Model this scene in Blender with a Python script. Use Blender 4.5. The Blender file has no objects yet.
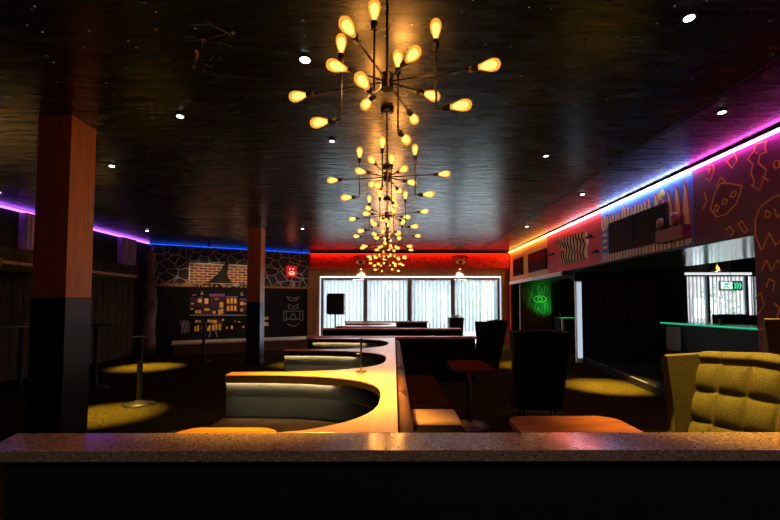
import bpy, math, random
from mathutils import Vector, Matrix
random.seed(7)
PI = math.pi
sc = bpy.context.scene
COL = sc.collection

# ------------------------------------------------------------------ camera
F = 400.0; VX = 394.0; SH = 27.5; PITCH = math.radians(2.5); CAMZ = 1.43
cd = bpy.data.cameras.new('camera'); cam = bpy.data.objects.new('camera', cd); COL.objects.link(cam)
cd.sensor_width = 36; cd.lens = F/780*36; cd.shift_y = SH/780; cd.shift_x = (390-VX)/780
cd.clip_start = .02; cd.clip_end = 200
cam.location = (0, 0, CAMZ); cam.rotation_euler = (PI/2+PITCH, 0, 0)
sc.camera = cam
fw = Vector((0, math.cos(PITCH), math.sin(PITCH))); up = Vector((0, -math.sin(PITCH), math.cos(PITCH)))
def ray(px, py): return fw + Vector((1,0,0))*((px-VX)/F) + up*((260+SH-py)/F)
O = Vector((0,0,CAMZ))
def at_y(px, py, Y): d = ray(px,py); return O + d*(Y/d.y)
def at_z(px, py, Z): d = ray(px,py); return O + d*((Z-CAMZ)/d.z)
def at_x(px, py, X): d = ray(px,py); return O + d*(X/d.x)

# ------------------------------------------------------------------ materials
MATS = {}
def newmat(name):
    m = bpy.data.materials.new(name); m.use_nodes = True
    nt = m.node_tree; nt.nodes.clear()
    out = nt.nodes.new('ShaderNodeOutputMaterial')
    return m, nt, out
def L(nt, a, b): nt.links.new(a, b)
def mat(name, col, rough=.5, metal=0, spec=.5, var=0, scale=8, stretch=(1,1,1), bump=0, bscale=None, col2=None, coat=0, mapping='Object', detail=4, sheen=0):
    if name in MATS: return MATS[name]
    m, nt, out = newmat(name)
    b = nt.nodes.new('ShaderNodeBsdfPrincipled'); L(nt, b.outputs[0], out.inputs[0])
    b.inputs['Base Color'].default_value = (*col, 1); b.inputs['Roughness'].default_value = rough
    b.inputs['Metallic'].default_value = metal; b.inputs['Specular IOR Level'].default_value = spec
    b.inputs['Coat Weight'].default_value = coat; b.inputs['Coat Roughness'].default_value = .1
    if sheen: b.inputs['Sheen Weight'].default_value = sheen
    tc = nt.nodes.new('ShaderNodeTexCoord'); mp = nt.nodes.new('ShaderNodeMapping')
    L(nt, tc.outputs['Object'], mp.inputs[0]); mp.inputs['Scale'].default_value = stretch
    if col2 is None: col2 = tuple(c*(1-var) for c in col)
    n = nt.nodes.new('ShaderNodeTexNoise'); L(nt, mp.outputs[0], n.inputs[0]); n.inputs['Scale'].default_value = scale; n.inputs['Detail'].default_value = detail
    mx = nt.nodes.new('ShaderNodeMix'); mx.data_type = 'RGBA'
    r = nt.nodes.new('ShaderNodeMapRange'); r.inputs[1].default_value = .35; r.inputs[2].default_value = .65
    L(nt, n.outputs[0], r.inputs[0]); L(nt, r.outputs[0], mx.inputs[0])
    mx.inputs[6].default_value = (*col, 1); mx.inputs[7].default_value = (*col2, 1)
    L(nt, mx.outputs[2], b.inputs['Base Color'])
    if bump:
        n2 = nt.nodes.new('ShaderNodeTexNoise'); L(nt, mp.outputs[0], n2.inputs[0]); n2.inputs['Scale'].default_value = bscale or scale; n2.inputs['Detail'].default_value = 3
        bp = nt.nodes.new('ShaderNodeBump'); bp.inputs['Strength'].default_value = bump; bp.inputs['Distance'].default_value = .01
        L(nt, n2.outputs[0], bp.inputs['Height']); L(nt, bp.outputs[0], b.inputs['Normal'])
    MATS[name] = m; return m
def emit(name, col, s):
    if name in MATS: return MATS[name]
    m, nt, out = newmat(name); e = nt.nodes.new('ShaderNodeEmission'); e.inputs[0].default_value = (*col,1); e.inputs[1].default_value = s
    L(nt, e.outputs[0], out.inputs[0]); MATS[name] = m; return m
def wood(name, c1, c2, rough=.4, sc_=(14,14,.7), spec=.5):
    return mat(name, c1, rough, col2=c2, scale=3, stretch=sc_, bump=.12, bscale=6, detail=6, spec=spec)

black = mat('matt_black', (.005,.006,.006), .6, spec=.25, var=.3, scale=12)
black_metal = mat('black_metal', (.01,.01,.01), .35, metal=.6, var=.2, scale=20)
chrome = mat('brushed_metal', (.5,.5,.48), .22, metal=1, var=.1)
darkwall = mat('dark_wall_paint', (.006,.0075,.009), .7, spec=.15, var=.4, scale=3)
charcoal = mat('charcoal_cladding', (.008,.011,.013), .3, spec=.4, var=.4, scale=2, stretch=(6,6,1))
pillar_wood = wood('pillar_timber', (.42,.15,.016), (.28,.09,.010), .45)
cap_wood = mat('pale_cap_laminate', (.48,.215,.07), .3, col2=(.42,.18,.055), scale=4, stretch=(6,.8,6), spec=.5)
table_wood = wood('table_timber', (.22,.075,.012), (.11,.032,.004), .5, sc_=(.9,14,14), spec=.02)
leather = mat('brown_leather', (.09,.035,.012), .6, spec=.12, var=.35, scale=5, bump=.15, bscale=90)
leather_dark = mat('dark_brown_leather', (.006,.004,.003), .95, spec=.0, var=.4, scale=5, bump=.15, bscale=90)
tan = mat('tan_leather', (.33,.18,.09), .6, spec=.15, var=.12, scale=5)
booth_fabric = mat('booth_upholstery', (.008,.0065,.0035), .95, spec=.1, var=.35, scale=6, bump=.2, bscale=120)
booth_body = mat('booth_panel', (.008,.008,.007), .6, spec=.2, var=.3, scale=6)
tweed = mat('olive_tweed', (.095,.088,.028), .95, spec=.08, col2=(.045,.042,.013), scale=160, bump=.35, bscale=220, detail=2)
dark_tweed = mat('black_fabric', (.0035,.0045,.0045), .95, spec=.1, var=.5, scale=150, bump=.3, bscale=200)

def ceiling_mat():
    m, nt, out = newmat('gloss_star_ceiling')
    b = nt.nodes.new('ShaderNodeBsdfPrincipled'); L(nt, b.outputs[0], out.inputs[0])
    tc = nt.nodes.new('ShaderNodeTexCoord'); 
    v = nt.nodes.new('ShaderNodeTexVoronoi'); v.voronoi_dimensions = '2D'; v.inputs['Scale'].default_value = 5.5; L(nt, tc.outputs['Object'], v.inputs['Vector'])
    wn = nt.nodes.new('ShaderNodeSeparateColor'); L(nt, v.outputs['Color'], wn.inputs[0])
    th = nt.nodes.new('ShaderNodeMapRange'); L(nt, wn.outputs[0], th.inputs[0]); th.inputs[1].default_value = .3; th.inputs[3].default_value=0.0; th.inputs[4].default_value = .034
    lt = nt.nodes.new('ShaderNodeMath'); lt.operation = 'LESS_THAN'; L(nt, v.outputs['Distance'], lt.inputs[0]); L(nt, th.outputs[0], lt.inputs[1])
    mx = nt.nodes.new('ShaderNodeMix'); mx.data_type = 'RGBA'; L(nt, lt.outputs[0], mx.inputs[0])
    mx.inputs[6].default_value = (.002,.0065,.010,1); mx.inputs[7].default_value = (.35,.38,.4,1)
    L(nt, mx.outputs[2], b.inputs['Base Color'])
    em_ = nt.nodes.new('ShaderNodeMath'); em_.operation='MULTIPLY'; em_.inputs[1].default_value=.26  # star dots carry a faint emission of their own
    mp = nt.nodes.new('ShaderNodeMapping'); mp.inputs['Scale'].default_value = (.8,6,1); L(nt, tc.outputs['Object'], mp.inputs[0])
    n = nt.nodes.new('ShaderNodeTexNoise'); n.inputs['Scale'].default_value = 2.2; n.inputs['Detail'].default_value = 4; L(nt, mp.outputs[0], n.inputs[0])
    r = nt.nodes.new('ShaderNodeMapRange'); L(nt, n.outputs[0], r.inputs[0]); r.inputs[1].default_value = .3; r.inputs[2].default_value = .7; r.inputs[3].default_value = .23; r.inputs[4].default_value = .31
    L(nt, r.outputs[0], b.inputs['Roughness'])
    bp = nt.nodes.new('ShaderNodeBump'); bp.inputs['Strength'].default_value = .06; bp.inputs['Distance'].default_value = .01; L(nt, n.outputs[0], bp.inputs['Height']); L(nt, bp.outputs[0], b.inputs['Normal'])
    b.inputs['Specular IOR Level'].default_value = .5; b.inputs['IOR'].default_value = 1.9; b.inputs['Specular Tint'].default_value = (.88,.95,1,1); b.inputs['Emission Color'].default_value = (.75,.85,1,1); L(nt, lt.outputs[0], em_.inputs[0]); L(nt, em_.outputs[0], b.inputs['Emission Strength'])
    return m
ceil_m = ceiling_mat()

def carpet_mat():
    return mat('dark_olive_carpet', (.036,.028,.006), .98, spec=.0, col2=(.005,.0055,.002), scale=38, bump=.5, bscale=90, detail=8)
carpet = carpet_mat()

def terrazzo():
    m, nt, out = newmat('brown_terrazzo')
    b = nt.nodes.new('ShaderNodeBsdfPrincipled'); L(nt, b.outputs[0], out.inputs[0])
    tc = nt.nodes.new('ShaderNodeTexCoord')
    v = nt.nodes.new('ShaderNodeTexVoronoi'); v.inputs['Scale'].default_value = 150; L(nt, tc.outputs['Object'], v.inputs['Vector'])
    s = nt.nodes.new('ShaderNodeSeparateColor'); L(nt, v.outputs['Color'], s.inputs[0])
    cr = nt.nodes.new('ShaderNodeValToRGB'); L(nt, s.outputs[0], cr.inputs[0])
    e = cr.color_ramp.elements; e[0].position = 0; e[0].color = (.07,.042,.03,1); e[1].position = .12; e[1].color = (.21,.13,.095,1)
    x = cr.color_ramp.elements.new(.8); x.color = (.25,.155,.115,1); x = cr.color_ramp.elements.new(.95); x.color = (.38,.28,.23,1)
    L(nt, cr.outputs[0], b.inputs['Base Color']); b.inputs['Roughness'].default_value = .14
    return m
terr = terrazzo()

def crackle():
    m, nt, out = newmat('painted_cobblestone')
    b = nt.nodes.new('ShaderNodeBsdfPrincipled'); L(nt, b.outputs[0], out.inputs[0])
    tc = nt.nodes.new('ShaderNodeTexCoord'); mp = nt.nodes.new('ShaderNodeMapping'); mp.inputs['Scale'].default_value = (1,1,1.15); L(nt, tc.outputs['Object'], mp.inputs[0])
    v = nt.nodes.new('ShaderNodeTexVoronoi'); v.feature = 'DISTANCE_TO_EDGE'; v.inputs['Scale'].default_value = 3.5; L(nt, mp.outputs[0], v.inputs['Vector'])
    r = nt.nodes.new('ShaderNodeMapRange'); L(nt, v.outputs['Distance'], r.inputs[0]); r.inputs[1].default_value = .006; r.inputs[2].default_value = .055; r.inputs[3].default_value = 1; r.inputs[4].default_value = 0
    mx = nt.nodes.new('ShaderNodeMix'); mx.data_type = 'RGBA'; L(nt, r.outputs[0], mx.inputs[0])
    mx.inputs[6].default_value = (.008,.008,.010,1); mx.inputs[7].default_value = (.38,.35,.33,1)
    L(nt, mx.outputs[2], b.inputs['Base Color']); b.inputs['Roughness'].default_value = .7
    return m
def brickmat():
    m, nt, out = newmat('painted_brick')
    b = nt.nodes.new('ShaderNodeBsdfPrincipled'); L(nt, b.outputs[0], out.inputs[0])
    tc = nt.nodes.new('ShaderNodeTexCoord')
    # the panel's own X runs along the wall and its Z up; feed (x, z)
    sp = nt.nodes.new('ShaderNodeSeparateXYZ'); cb = nt.nodes.new('ShaderNodeCombineXYZ'); L(nt, tc.outputs['Generated'], sp.inputs[0])
    L(nt, sp.outputs[0], cb.inputs[0]); L(nt, sp.outputs[2], cb.inputs[1])
    mp = nt.nodes.new('ShaderNodeMapping'); L(nt, cb.outputs[0], mp.inputs[0]); mp.inputs['Scale'].default_value = (3.5, 1.75, 1)
    k = nt.nodes.new('ShaderNodeTexBrick'); L(nt, mp.outputs[0], k.inputs[0]); k.inputs['Scale'].default_value = 1
    k.inputs['Color1'].default_value = (.26,.07,.035,1); k.inputs['Color2'].default_value = (.09,.03,.02,1); k.inputs['Mortar'].default_value = (.60,.42,.27,1); k.inputs['Mortar Size'].default_value = .028
    L(nt, k.outputs[0], b.inputs['Base Color']); b.inputs['Roughness'].default_value = .75
    return m

# ------------------------------------------------------------------ mesh builder
def wloc(p):
    v = Vector((0,0,0))
    while p is not None: v += p.location; p = p.parent
    return v
class MB:
    def __init__(s): s.v = []; s.f = []; s.sm = []
    def add(s, vs, fs, smooth=False):
        o = len(s.v); s.v += [Vector(v) for v in vs]; s.f += [[o+i for i in f] for f in fs]; s.sm += [smooth]*len(fs); return s
    def box(s, x0,x1,y0,y1,z0,z1):
        return s.add([(x0,y0,z0),(x1,y0,z0),(x1,y1,z0),(x0,y1,z0),(x0,y0,z1),(x1,y0,z1),(x1,y1,z1),(x0,y1,z1)],
              [(3,2,1,0),(4,5,6,7),(0,1,5,4),(1,2,6,5),(2,3,7,6),(3,0,4,7)])
    def prism(s, poly, z0, z1):
        n = len(poly); a = sum(poly[i][0]*poly[(i+1)%n][1]-poly[(i+1)%n][0]*poly[i][1] for i in range(n))
        if a < 0: poly = poly[::-1]
        vs = [(p[0],p[1],z0) for p in poly]+[(p[0],p[1],z1) for p in poly]
        return s.add(vs, [list(range(n))[::-1], [n+i for i in range(n)]]+[[i,(i+1)%n,n+(i+1)%n,n+i] for i in range(n)])
    def slab(s, pts, nrm, th):           # planar polygon in space given a thickness along nrm
        n = len(pts); nrm = Vector(nrm); vs = [Vector(p) for p in pts]+[Vector(p)+nrm*th for p in pts]
        return s.add(vs, [list(range(n))[::-1], [n+i for i in range(n)]]+[[i,(i+1)%n,n+(i+1)%n,n+i] for i in range(n)])
    def cyl(s, p0, p1, r0, r1=None, n=12, smooth=True):
        r1 = r0 if r1 is None else r1; p0 = Vector(p0); p1 = Vector(p1); d = (p1-p0).normalized()
        a = d.orthogonal().normalized(); b = d.cross(a); vs = []
        for p, r in ((p0,r0),(p1,r1)): vs += [p+(a*math.cos(2*PI*i/n)+b*math.sin(2*PI*i/n))*r for i in range(n)]
        s.add(vs, [[i,(i+1)%n,n+(i+1)%n,n+i] for i in range(n)], smooth)
        return s.add(vs, [list(range(n))[::-1], [n+i for i in range(n)]])
    def lathe(s, prof, n=16, p0=(0,0,0), d=(0,0,1)):   # prof: (radius, distance along d)
        p0 = Vector(p0); d = Vector(d).normalized(); a = d.orthogonal().normalized(); b = d.cross(a); vs = []; fs = []
        for r, h in prof: vs += [p0+d*h+(a*math.cos(2*PI*i/n)+b*math.sin(2*PI*i/n))*r for i in range(n)]
        for k in range(len(prof)-1): fs += [[k*n+i,k*n+(i+1)%n,(k+1)*n+(i+1)%n,(k+1)*n+i] for i in range(n)]
        fs += [list(range(n))[::-1], [(len(prof)-1)*n+i for i in range(n)]]
        return s.add(vs, fs, True)
    def grid(s, g, smooth=True, close=False):          # g[i][j] -> point
        ni = len(g); nj = len(g[0]); vs = [p for row in g for p in row]
        fs = [[i*nj+j,(i+1)*nj+j,(i+1)*nj+(j+1)%nj,i*nj+(j+1)%nj] for i in range(ni-1) for j in range(nj if close else nj-1)]
        return s.add(vs, fs, smooth)
    def ribbon(s, pts, w, nrm, th=.004, closed=False):
        nrm = Vector(nrm).normalized(); pts = [Vector(p) for p in pts]
        if closed: pts = pts+[pts[0]]
        for a, b in zip(pts[:-1], pts[1:]):
            d = (b-a)
            if d.length < 1e-5: continue
            d.normalize(); q = nrm.cross(d)*w/2; e = d*w*.3
            s.slab([a-q-e,b-q+e,b+q+e,a+q-e], nrm, th)
        return s
    def tube(s, pts, r, n=8):
        for a, b in zip(pts[:-1], pts[1:]): s.cyl(a, b, r, n=n)
        return s
    def build(s, name, m, parent=None, bevel=0, seg=2, shift=True):
        me = bpy.data.meshes.new(name)
        if parent is not None: o = wloc(parent)
        else:
            xs = [v.x for v in s.v]; ys = [v.y for v in s.v]; zs = [v.z for v in s.v]
            o = Vector(((min(xs)+max(xs))/2,(min(ys)+max(ys))/2,min(zs)))
        me.from_pydata([tuple(v-o) for v in s.v], [], s.f); me.materials.append(m)
        for p, q in zip(me.polygons, s.sm): p.use_smooth = q
        me.validate(); me.update()
        ob = bpy.data.objects.new(name, me); COL.objects.link(ob)
        if parent is not None: ob.parent = parent
        else: ob.location = o
        if bevel:
            b = ob.modifiers.new('bevel','BEVEL'); b.width = bevel; b.segments = seg; b.limit_method = 'ANGLE'; b.angle_limit = .6
        return ob
def B(*a): return MB().box(*a)
def thing(name, label, cat, loc=(0,0,0), group=None, kind=None):
    o = bpy.data.objects.new(name, None); COL.objects.link(o); o.location = loc; o.empty_display_size = .1
    return tag(o, label, cat, group, kind)
def tag(o, label=None, cat=None, group=None, kind=None):
    if label: o['label'] = label
    if cat: o['category'] = cat
    if group: o['group'] = group
    if kind: o['kind'] = kind
    return o
def struct(o, label=None, cat=None):
    o['kind'] = 'structure'
    if label: o['label'] = label
    if cat: o['category'] = cat
    return o
def copy_tree(o, parent=None):
    kids = [c for c in bpy.data.objects if c.parent == o]
    c = o.copy(); COL.objects.link(c); c.parent = parent
    for k in kids: copy_tree(k, c)
    return c
def lamp(name, typ, loc, energy, col, parent=None, **kw):
    l = bpy.data.lights.new(name, typ); l.energy = energy; l.color = col
    for k, v in kw.items():
        if k not in ('target',): setattr(l, k, v)
    o = bpy.data.objects.new(name, l); COL.objects.link(o); o.location = loc
    if 'target' in kw:
        o.rotation_euler = (Vector(kw['target'])-Vector(loc)).to_track_quat('-Z','Y').to_euler()
    if parent is not None: o.parent = parent; o.location = Vector(loc)-wloc(parent)
    return o

H = 3.3
# ------------------------------------------------------------------ the shell
struct(B(-7.6,12.6,-3.6,14.3,-.1,0).build('floor', carpet), 'dark olive speckled carpet with small yellow pools of light', 'floor')
ce = struct(B(-7.6,12.6,-3.6,14.3,H,H+.1).build('ceiling', ceil_m), 'glossy black ceiling dotted with tiny glowing stars', 'ceiling')
struct(B(-7.6,12.6,-3.7,-3.6,0,H).build('wall_front', darkwall), 'dark wall behind the camera', 'wall')
LX = -7.35
wl = struct(B(LX-.15,LX,-3.6,12.0,0,H).build('wall_left', darkwall), 'black left wall with timber cladding below a purple light strip', 'wall')
clad = wood('old_timber_cladding', (.05,.032,.014), (.015,.01,.005), .7, sc_=(14,6,.8), spec=.15)
m_ = MB()
y = 6.2
while y < 11.6:
    m_.box(LX, LX+.05, y+.008, y+.232, 0, 2.46); y += .24
m_.box(LX, LX+.09, 6.2, 11.65, 2.44, 2.52)
m_.build('timber_cladding', clad, wl)
# diagonal painted wall
A = Vector((LX, 11.9, 0)); Bp = Vector((-2.95, 14.15, 0)); dw = (Bp-A).normalized(); nw = Vector((dw.y, -dw.x, 0)); LW = (Bp-A).length
def W(s, z, off=0): return A + dw*s + nw*off + Vector((0,0,z))     # a point on that wall: s metres along, z up, off towards the room
def at_w(px, py, off=0):                                            # where a sight line meets that wall
    d = ray(px,py); n = nw; t = ((A+nw*off)-O).dot(n)/d.dot(n); return O+d*t
wd = struct(MB().slab([W(-.2,0),W(LW+.1,0),W(LW+.1,H),W(-.2,H)], -nw, .12).build('wall_diagonal', darkwall), 'black diagonal wall painted with white cobbles, bricks and yellow windows', 'wall')
# back wall round the big window
BY = 14.1
red_wall = mat('speckled_red_wall', (.72,.035,.02), .55, col2=(.35,.008,.008), scale=9, bump=.2, bscale=14)
frame_wood = wood('door_frame_timber', (.40,.17,.055), (.25,.10,.03), .45)
wx0, wx1, wz = -2.56, 3.72, 2.40
wb = struct(MB().box(-3.05,wx0,BY,BY+.2,0,H).box(wx1,4.2,BY,BY+.2,0,H).box(wx0,wx1,BY,BY+.2,wz,H).build('wall_back', frame_wood), 'wood-lined back wall around the wide window', 'wall')
B(-2.95,4.04,BY-.14,BY-.001,2.72,H-.005).build('red_bulkhead', red_wall, wb)
struct(B(4.2,6.3,BY,BY+.2,0,H).build('wall_alcove', darkwall), 'dark wall at the back of the right alcove', 'wall')
struct(B(6.2,6.35,12.1,14.3,0,H).build('wall_return', darkwall), 'dark return wall beside the bar', 'wall')
bx0, bx1 = 8.75, 10.95
struct(MB().box(6.2,bx0,12.0,12.15,0,H).box(bx1,12.6,12.0,12.15,0,H).box(bx0,bx1,12.0,12.15,2.37,H).box(bx0,bx1,12.0,12.15,0,.5).build('wall_bar', darkwall), 'dark wall behind the bar around its window', 'wall')
struct(B(12.4,12.6,-3.6,12.1,0,H).build('wall_right_outer', darkwall), 'dark far right wall behind the bar', 'wall')
# right bulkhead, and the solid painted wall nearest the camera
RX = 4.05; SZ = 2.24
maroon = mat('maroon_paint', (.12,.011,.075), .6, var=.35, scale=2.5)
wr = struct(MB().box(RX,RX+.14,4.47,BY,SZ,H).box(RX,RX+.14,-3.6,4.47,0,H).build('wall_right', maroon), 'right-hand painted bulkhead wall with colourful mural under a light strip', 'wall')
soff_m = mat('gloss_soffit_boards', (.55,.62,.62), .13, metal=.75, var=.15, scale=2, stretch=(1,8,1), bump=.05, bscale=10)
so = MB(); 
x = RX+.14
while x < 6.1: so.box(x+.004, min(x+.40,6.12), 4.47, 10.6, SZ, SZ+.03); x += .41
so.box(RX+.14,6.12,4.47,10.6,SZ+.031,SZ+.06)
struct(so.build('trim_soffit', soff_m), 'glossy board soffit running above the bar counter', 'soffit')
so2 = MB().box(RX+.14,5.4,10.62,14.05,SZ,SZ+.05)
struct(so2.build('trim_alcove_soffit', mat('pale_soffit',(.4,.42,.4),.35,var=.1)), 'pale soffit over the green-lit alcove', 'soffit')
struct(B(RX-.03,RX+.0,9.6,BY-.15,SZ-.10,SZ).build('trim_bulkhead_edge', mat('white_trim',(.75,.72,.7),.4,var=.05)), 'white edge trim under the far end of the bulkhead', 'trim')
struct(MB().box(5.0,12.4,4.3,4.47,SZ,H).box(RX+.14,12.4,4.36,4.46,0,H).build('wall_bar_side', maroon), 'wall at the near end of the bar', 'wall')
struct(B(RX+.005,RX+.04,BY-.2,BY-.02,0,SZ-.03).build('trim_painted_glow', mat('red_glow_paint',(.6,.06,.03),.5,var=.1)), 'thin red strip painting the red light on the far right corner', 'trim')  # red light on the wall corner, put into a coloured strip
# bar platform and dark partition
struct(MB().prism([(4.07,5.8),(6.2,5.8),(6.2,9.3),(4.75,10.1)],0,.12).build('trim_platform', mat('platform_dark',(.008,.009,.010),.8,spec=.05,var=.3)), 'low dark platform with pale nosing in front of the bar', 'platform')
nm = mat('step_nosing',(.10,.11,.13),.7,spec=.1,var=.3)
nz = MB(); p0 = Vector((4.06,5.8,.12)); p1 = Vector((4.74,10.1,.12))
for i in range(5):
    a = p0.lerp(p1, i/5+.02); b = p0.lerp(p1, (i+1)/5-.03); nz.slab([a,b,b+Vector((.05,0,0)),a+Vector((.05,0,0))],(0,0,1),.008)
nz.slab([(5.35,9.0,.12),(6.1,8.6,.12),(6.1,8.54,.12),(5.35,8.94,.12)],(0,0,1),.008)
struct(nz.build('trim_nosing', nm), 'pale strips along the platform edge', 'trim')
pa, pb = Vector((4.78,10.4,0)), Vector((6.25,9.45,0)); pn = Vector((-(pb-pa).y,(pb-pa).x,0)).normalized()
if pn.y > 0: pn = -pn
wp = struct(MB().slab([pa,pb,pb+Vector((0,0,SZ)),pa+Vector((0,0,SZ))], -pn, .12).build('wall_partition', darkwall), 'black partition wall with faint line drawing beside the bar', 'wall')
sk = mat('faint_grey_paint',(.035,.035,.038),.7,var=.4)
m_ = MB()
for k in range(7):
    u0 = .25+.13*k; z0 = 1.3+.35*math.sin(k*1.7)
    P = lambda u,z: pa.lerp(pb, u)+Vector((0,0,z))+pn*.002
    m_.ribbon([P(u0,z0),P(u0+.06,z0+.28),P(u0+.10,z0-.05),P(u0+.02,z0-.25)], .012, pn, .003, True)
m_.build('line_drawing', sk, wp)
struct(MB().prism([(6.2,9.4),(6.32,9.4),(6.32,12.1),(6.2,12.1)],0,H).build('wall_bar_left', darkwall), 'dark wall between alcove and bar', 'wall')
# alcove wall with leafy painting
wa = struct(B(4.2,5.22,13.3,13.42,0,SZ).build('wall_mural', mat('alcove_paint',(.12,.07,.04),.6,var=.5,scale=3)), 'alcove wall with leafy mural lit green', 'wall')
leafm = mat('leaf_paint',(.22,.30,.10),.6,var=.4); m_ = MB()
rl = random.Random(3)
for k in range(34):
    cx = rl.uniform(4.3,5.1); cz = rl.uniform(.9,2.1); a0 = rl.uniform(.5,2.6); ln = rl.uniform(.25,.5)
    if (cx-4.85)**2+(cz-1.6)**2 < .03: continue
    pts = []
    for i in range(7):
        t = i/6; pts.append((min(5.2,max(4.22,cx+ln*(t-.5)*math.cos(a0))),13.298,cz+ln*(t-.5)*math.sin(a0)+.05*math.sin(t*PI)))
    m_.ribbon(pts,.02,(0,-1,0),.003)
m_.build('painted_leaves', leafm, wa)
e_ = MB()
e_.ribbon([(4.85+.2*math.cos(t*PI/8),13.296,1.62+.11*math.sin(t*PI/8)) for t in range(16)],.025,(0,-1,0),.004,True)
e_.ribbon([(4.85+.07*math.cos(t*PI/6),13.296,1.62+.07*math.sin(t*PI/6)) for t in range(12)],.03,(0,-1,0),.004,True)
e_.build('painted_eye', mat('eye_paint',(.5,.6,.3),.6,var=.1), wa)
t = thing('spotlight','small black spotlight with green lens standing on the far dark counter','spotlight',(5.15,12.35,1.06))
MB().lathe([(.05,0),(.05,.01),(.015,.02),(.015,.05)],14,(5.15,12.35,1.06)).build('stand', black_metal, t)
MB().cyl((5.16,12.32,1.12),(5.13,12.42,1.15),.035).build('housing', black_metal, t)
MB().cyl((5.13,12.42,1.15),(5.1285,12.425,1.1515),.028).build('lens', emit('green_lens',(.05,1,.2),6), t)
lamp('green_beam','SPOT',(5.12,12.45,1.16),55,(.02,1,.14),spot_size=1.3,spot_blend=1,shadow_soft_size=.03,target=(5.0,13.3,1.62))

# timber canopy at far left
t = thing('timber_canopy','brown timber beam canopy projecting from the left wall','canopy',(-6.6,8.2,1.98))
cbm = wood('canopy_timber',(.30,.17,.05),(.14,.07,.02),.5, sc_=(.8,12,12))
B(LX+.06,-5.85,7.55,7.7,1.99,2.12).build('beam', cbm, t)
B(LX+.06,-5.85,5.9,9.1,2.05,2.10).build('canopy_board', mat('canopy_boards',(.42,.30,.12),.6,var=.5,scale=6,stretch=(1,6,1)), t)  # depth and pale top shaped to give a warm ceiling reflection
B(LX+.06,-5.85,5.85,5.95,2.0,2.14).build('beam', cbm, t)
# purple-lit pilasters above the cladding
lil = mat('pale_pilaster',(.4,.25,.5),.6,var=.5,scale=5,stretch=(1,12,.5))
for yy,lab in ((8.05,'pale ribbed pilaster left of the near timber pillar, lit purple'),(10.85,'pale ribbed pilaster right of the near timber pillar, lit purple')):
    m_ = B(LX+.001,LX+.14,yy-.28,yy+.28,2.53,H-.06)
    for k in range(6): m_.box(LX+.14,LX+.155,yy-.26+k*.095,yy-.21+k*.095,2.53,H-.06)
    tag(m_.build('pilaster', lil), lab, 'pilaster', 'purple-lit pilasters on the left wall')
# rough pinkish corner column
g = []
for i in range(15):
    z = 3.0*i/14; r = .19-.12*max(0,(z-1.9)/1.1)**.8+.02*math.sin(z*5)
    g.append([(LX+.28+r*math.cos(2*PI*j/10)*(1+.12*math.sin(j*3+z*4)),11.55+r*math.sin(2*PI*j/10),z) for j in range(10)])
m_ = MB().grid(g, True, True); 
tag(m_.build('corner_column', mat('pink_plaster',(.13,.075,.075),.8,var=.6,scale=4,bump=.6,bscale=8)), 'rough pinkish tapering column in the corner beside the painted wall', 'column')

# ------------------------------------------------------------------ seams, slot, drawing on the ceiling
struct(MB().box(2.88,2.93,1.5,BY-.2,H-.012,H+.001).box(2.955,2.965,1.5,BY-.2,H-.006,H+.001).build('trim_ceiling_slot', black_metal), 'long black slot running along the ceiling right of centre', 'trim')
struct(MB().box(-1.515,-1.51,6,BY-.2,H-.004,H+.001).box(-5.92,-5.88,2,11.5,H-.01,H+.001).build('trim_ceiling_seam', nm), 'thin ceiling panel seams', 'trim')
cp = mat('pale_star_paint',(.10,.11,.12),.6,var=.5); m_ = MB()
def CZ(px,py): return at_z(px,py,H-.001)
def zc(l): return [CZ(120+a/3.714, b/3.714) for a,b in l]
for l in ([(145,140),(152,238)],[(185,268),(315,265),(480,290)],[(310,148),(400,122),(420,140)],[(220,130),(310,148),(400,165),(430,178)],
          [(310,148),(300,190),(275,248)],[(250,95),(330,88),(400,122)],[(320,240),(360,190),(380,150)],[(335,250),(375,205)],[(185,240),(185,268)],[(340,265),(360,285),(480,290)],[(300,235),(345,250)]):
    m_.ribbon(zc(l), .006, (0,0,-1), .003)
dr = m_.build('constellation_drawing', cp, ce)
m_ = MB(); c = zc([(278,185),(290,192),(293,205),(286,218),(272,222),(282,210),(285,200)]); m_.slab(c,(0,0,-1),.003)
for a,b in ((135,110),(420,122),(310,147),(275,248),(315,265)):
    p = CZ(120+a/3.714,b/3.714); m_.slab([p+Vector((.018*math.cos(t),.018*math.sin(t),0)) for t in [0,1.57,3.14,4.71]],(0,0,-1),.003)
m_.build('painted_moon', mat('ochre_star_paint',(.35,.20,.06),.6,var=.2), ce)

# ------------------------------------------------------------------ light strips
def strip(name, mb, colr, s, label): 
    return tag(mb.build(name, emit('glow_'+label[:18], colr, s)), label, 'light strip')
strip('light_strip', B(LX+.01,LX+.05,2.0,11.88,H-.05,H-.012), (.42,.10,1.0), 5.0, 'purple light strip along the top of the left wall')
strip('light_strip', MB().slab([W(.03,H-.05,.01),W(LW-.05,H-.05,.01),W(LW-.05,H-.02,.01),W(.03,H-.02,.01)], nw, .03), (.01,.10,1.0), 1.3, 'blue light strip along the top of the diagonal painted wall')
strip('light_strip', B(-2.9,4.0,BY-.20,BY-.17,H-.06,H-.03), (1.0,.06,.012), 42, 'red light strip along the top of the back wall')
red_o = [o for o in COL.objects if o.get('label','').startswith('red light strip along')][0]
MB().box(-2.92,4.02,BY-.26,BY-.142,H-.028,H-.001).box(-2.92,4.02,BY-.26,BY-.252,H-.085,H-.028).build('housing', black, red_o)
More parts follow.
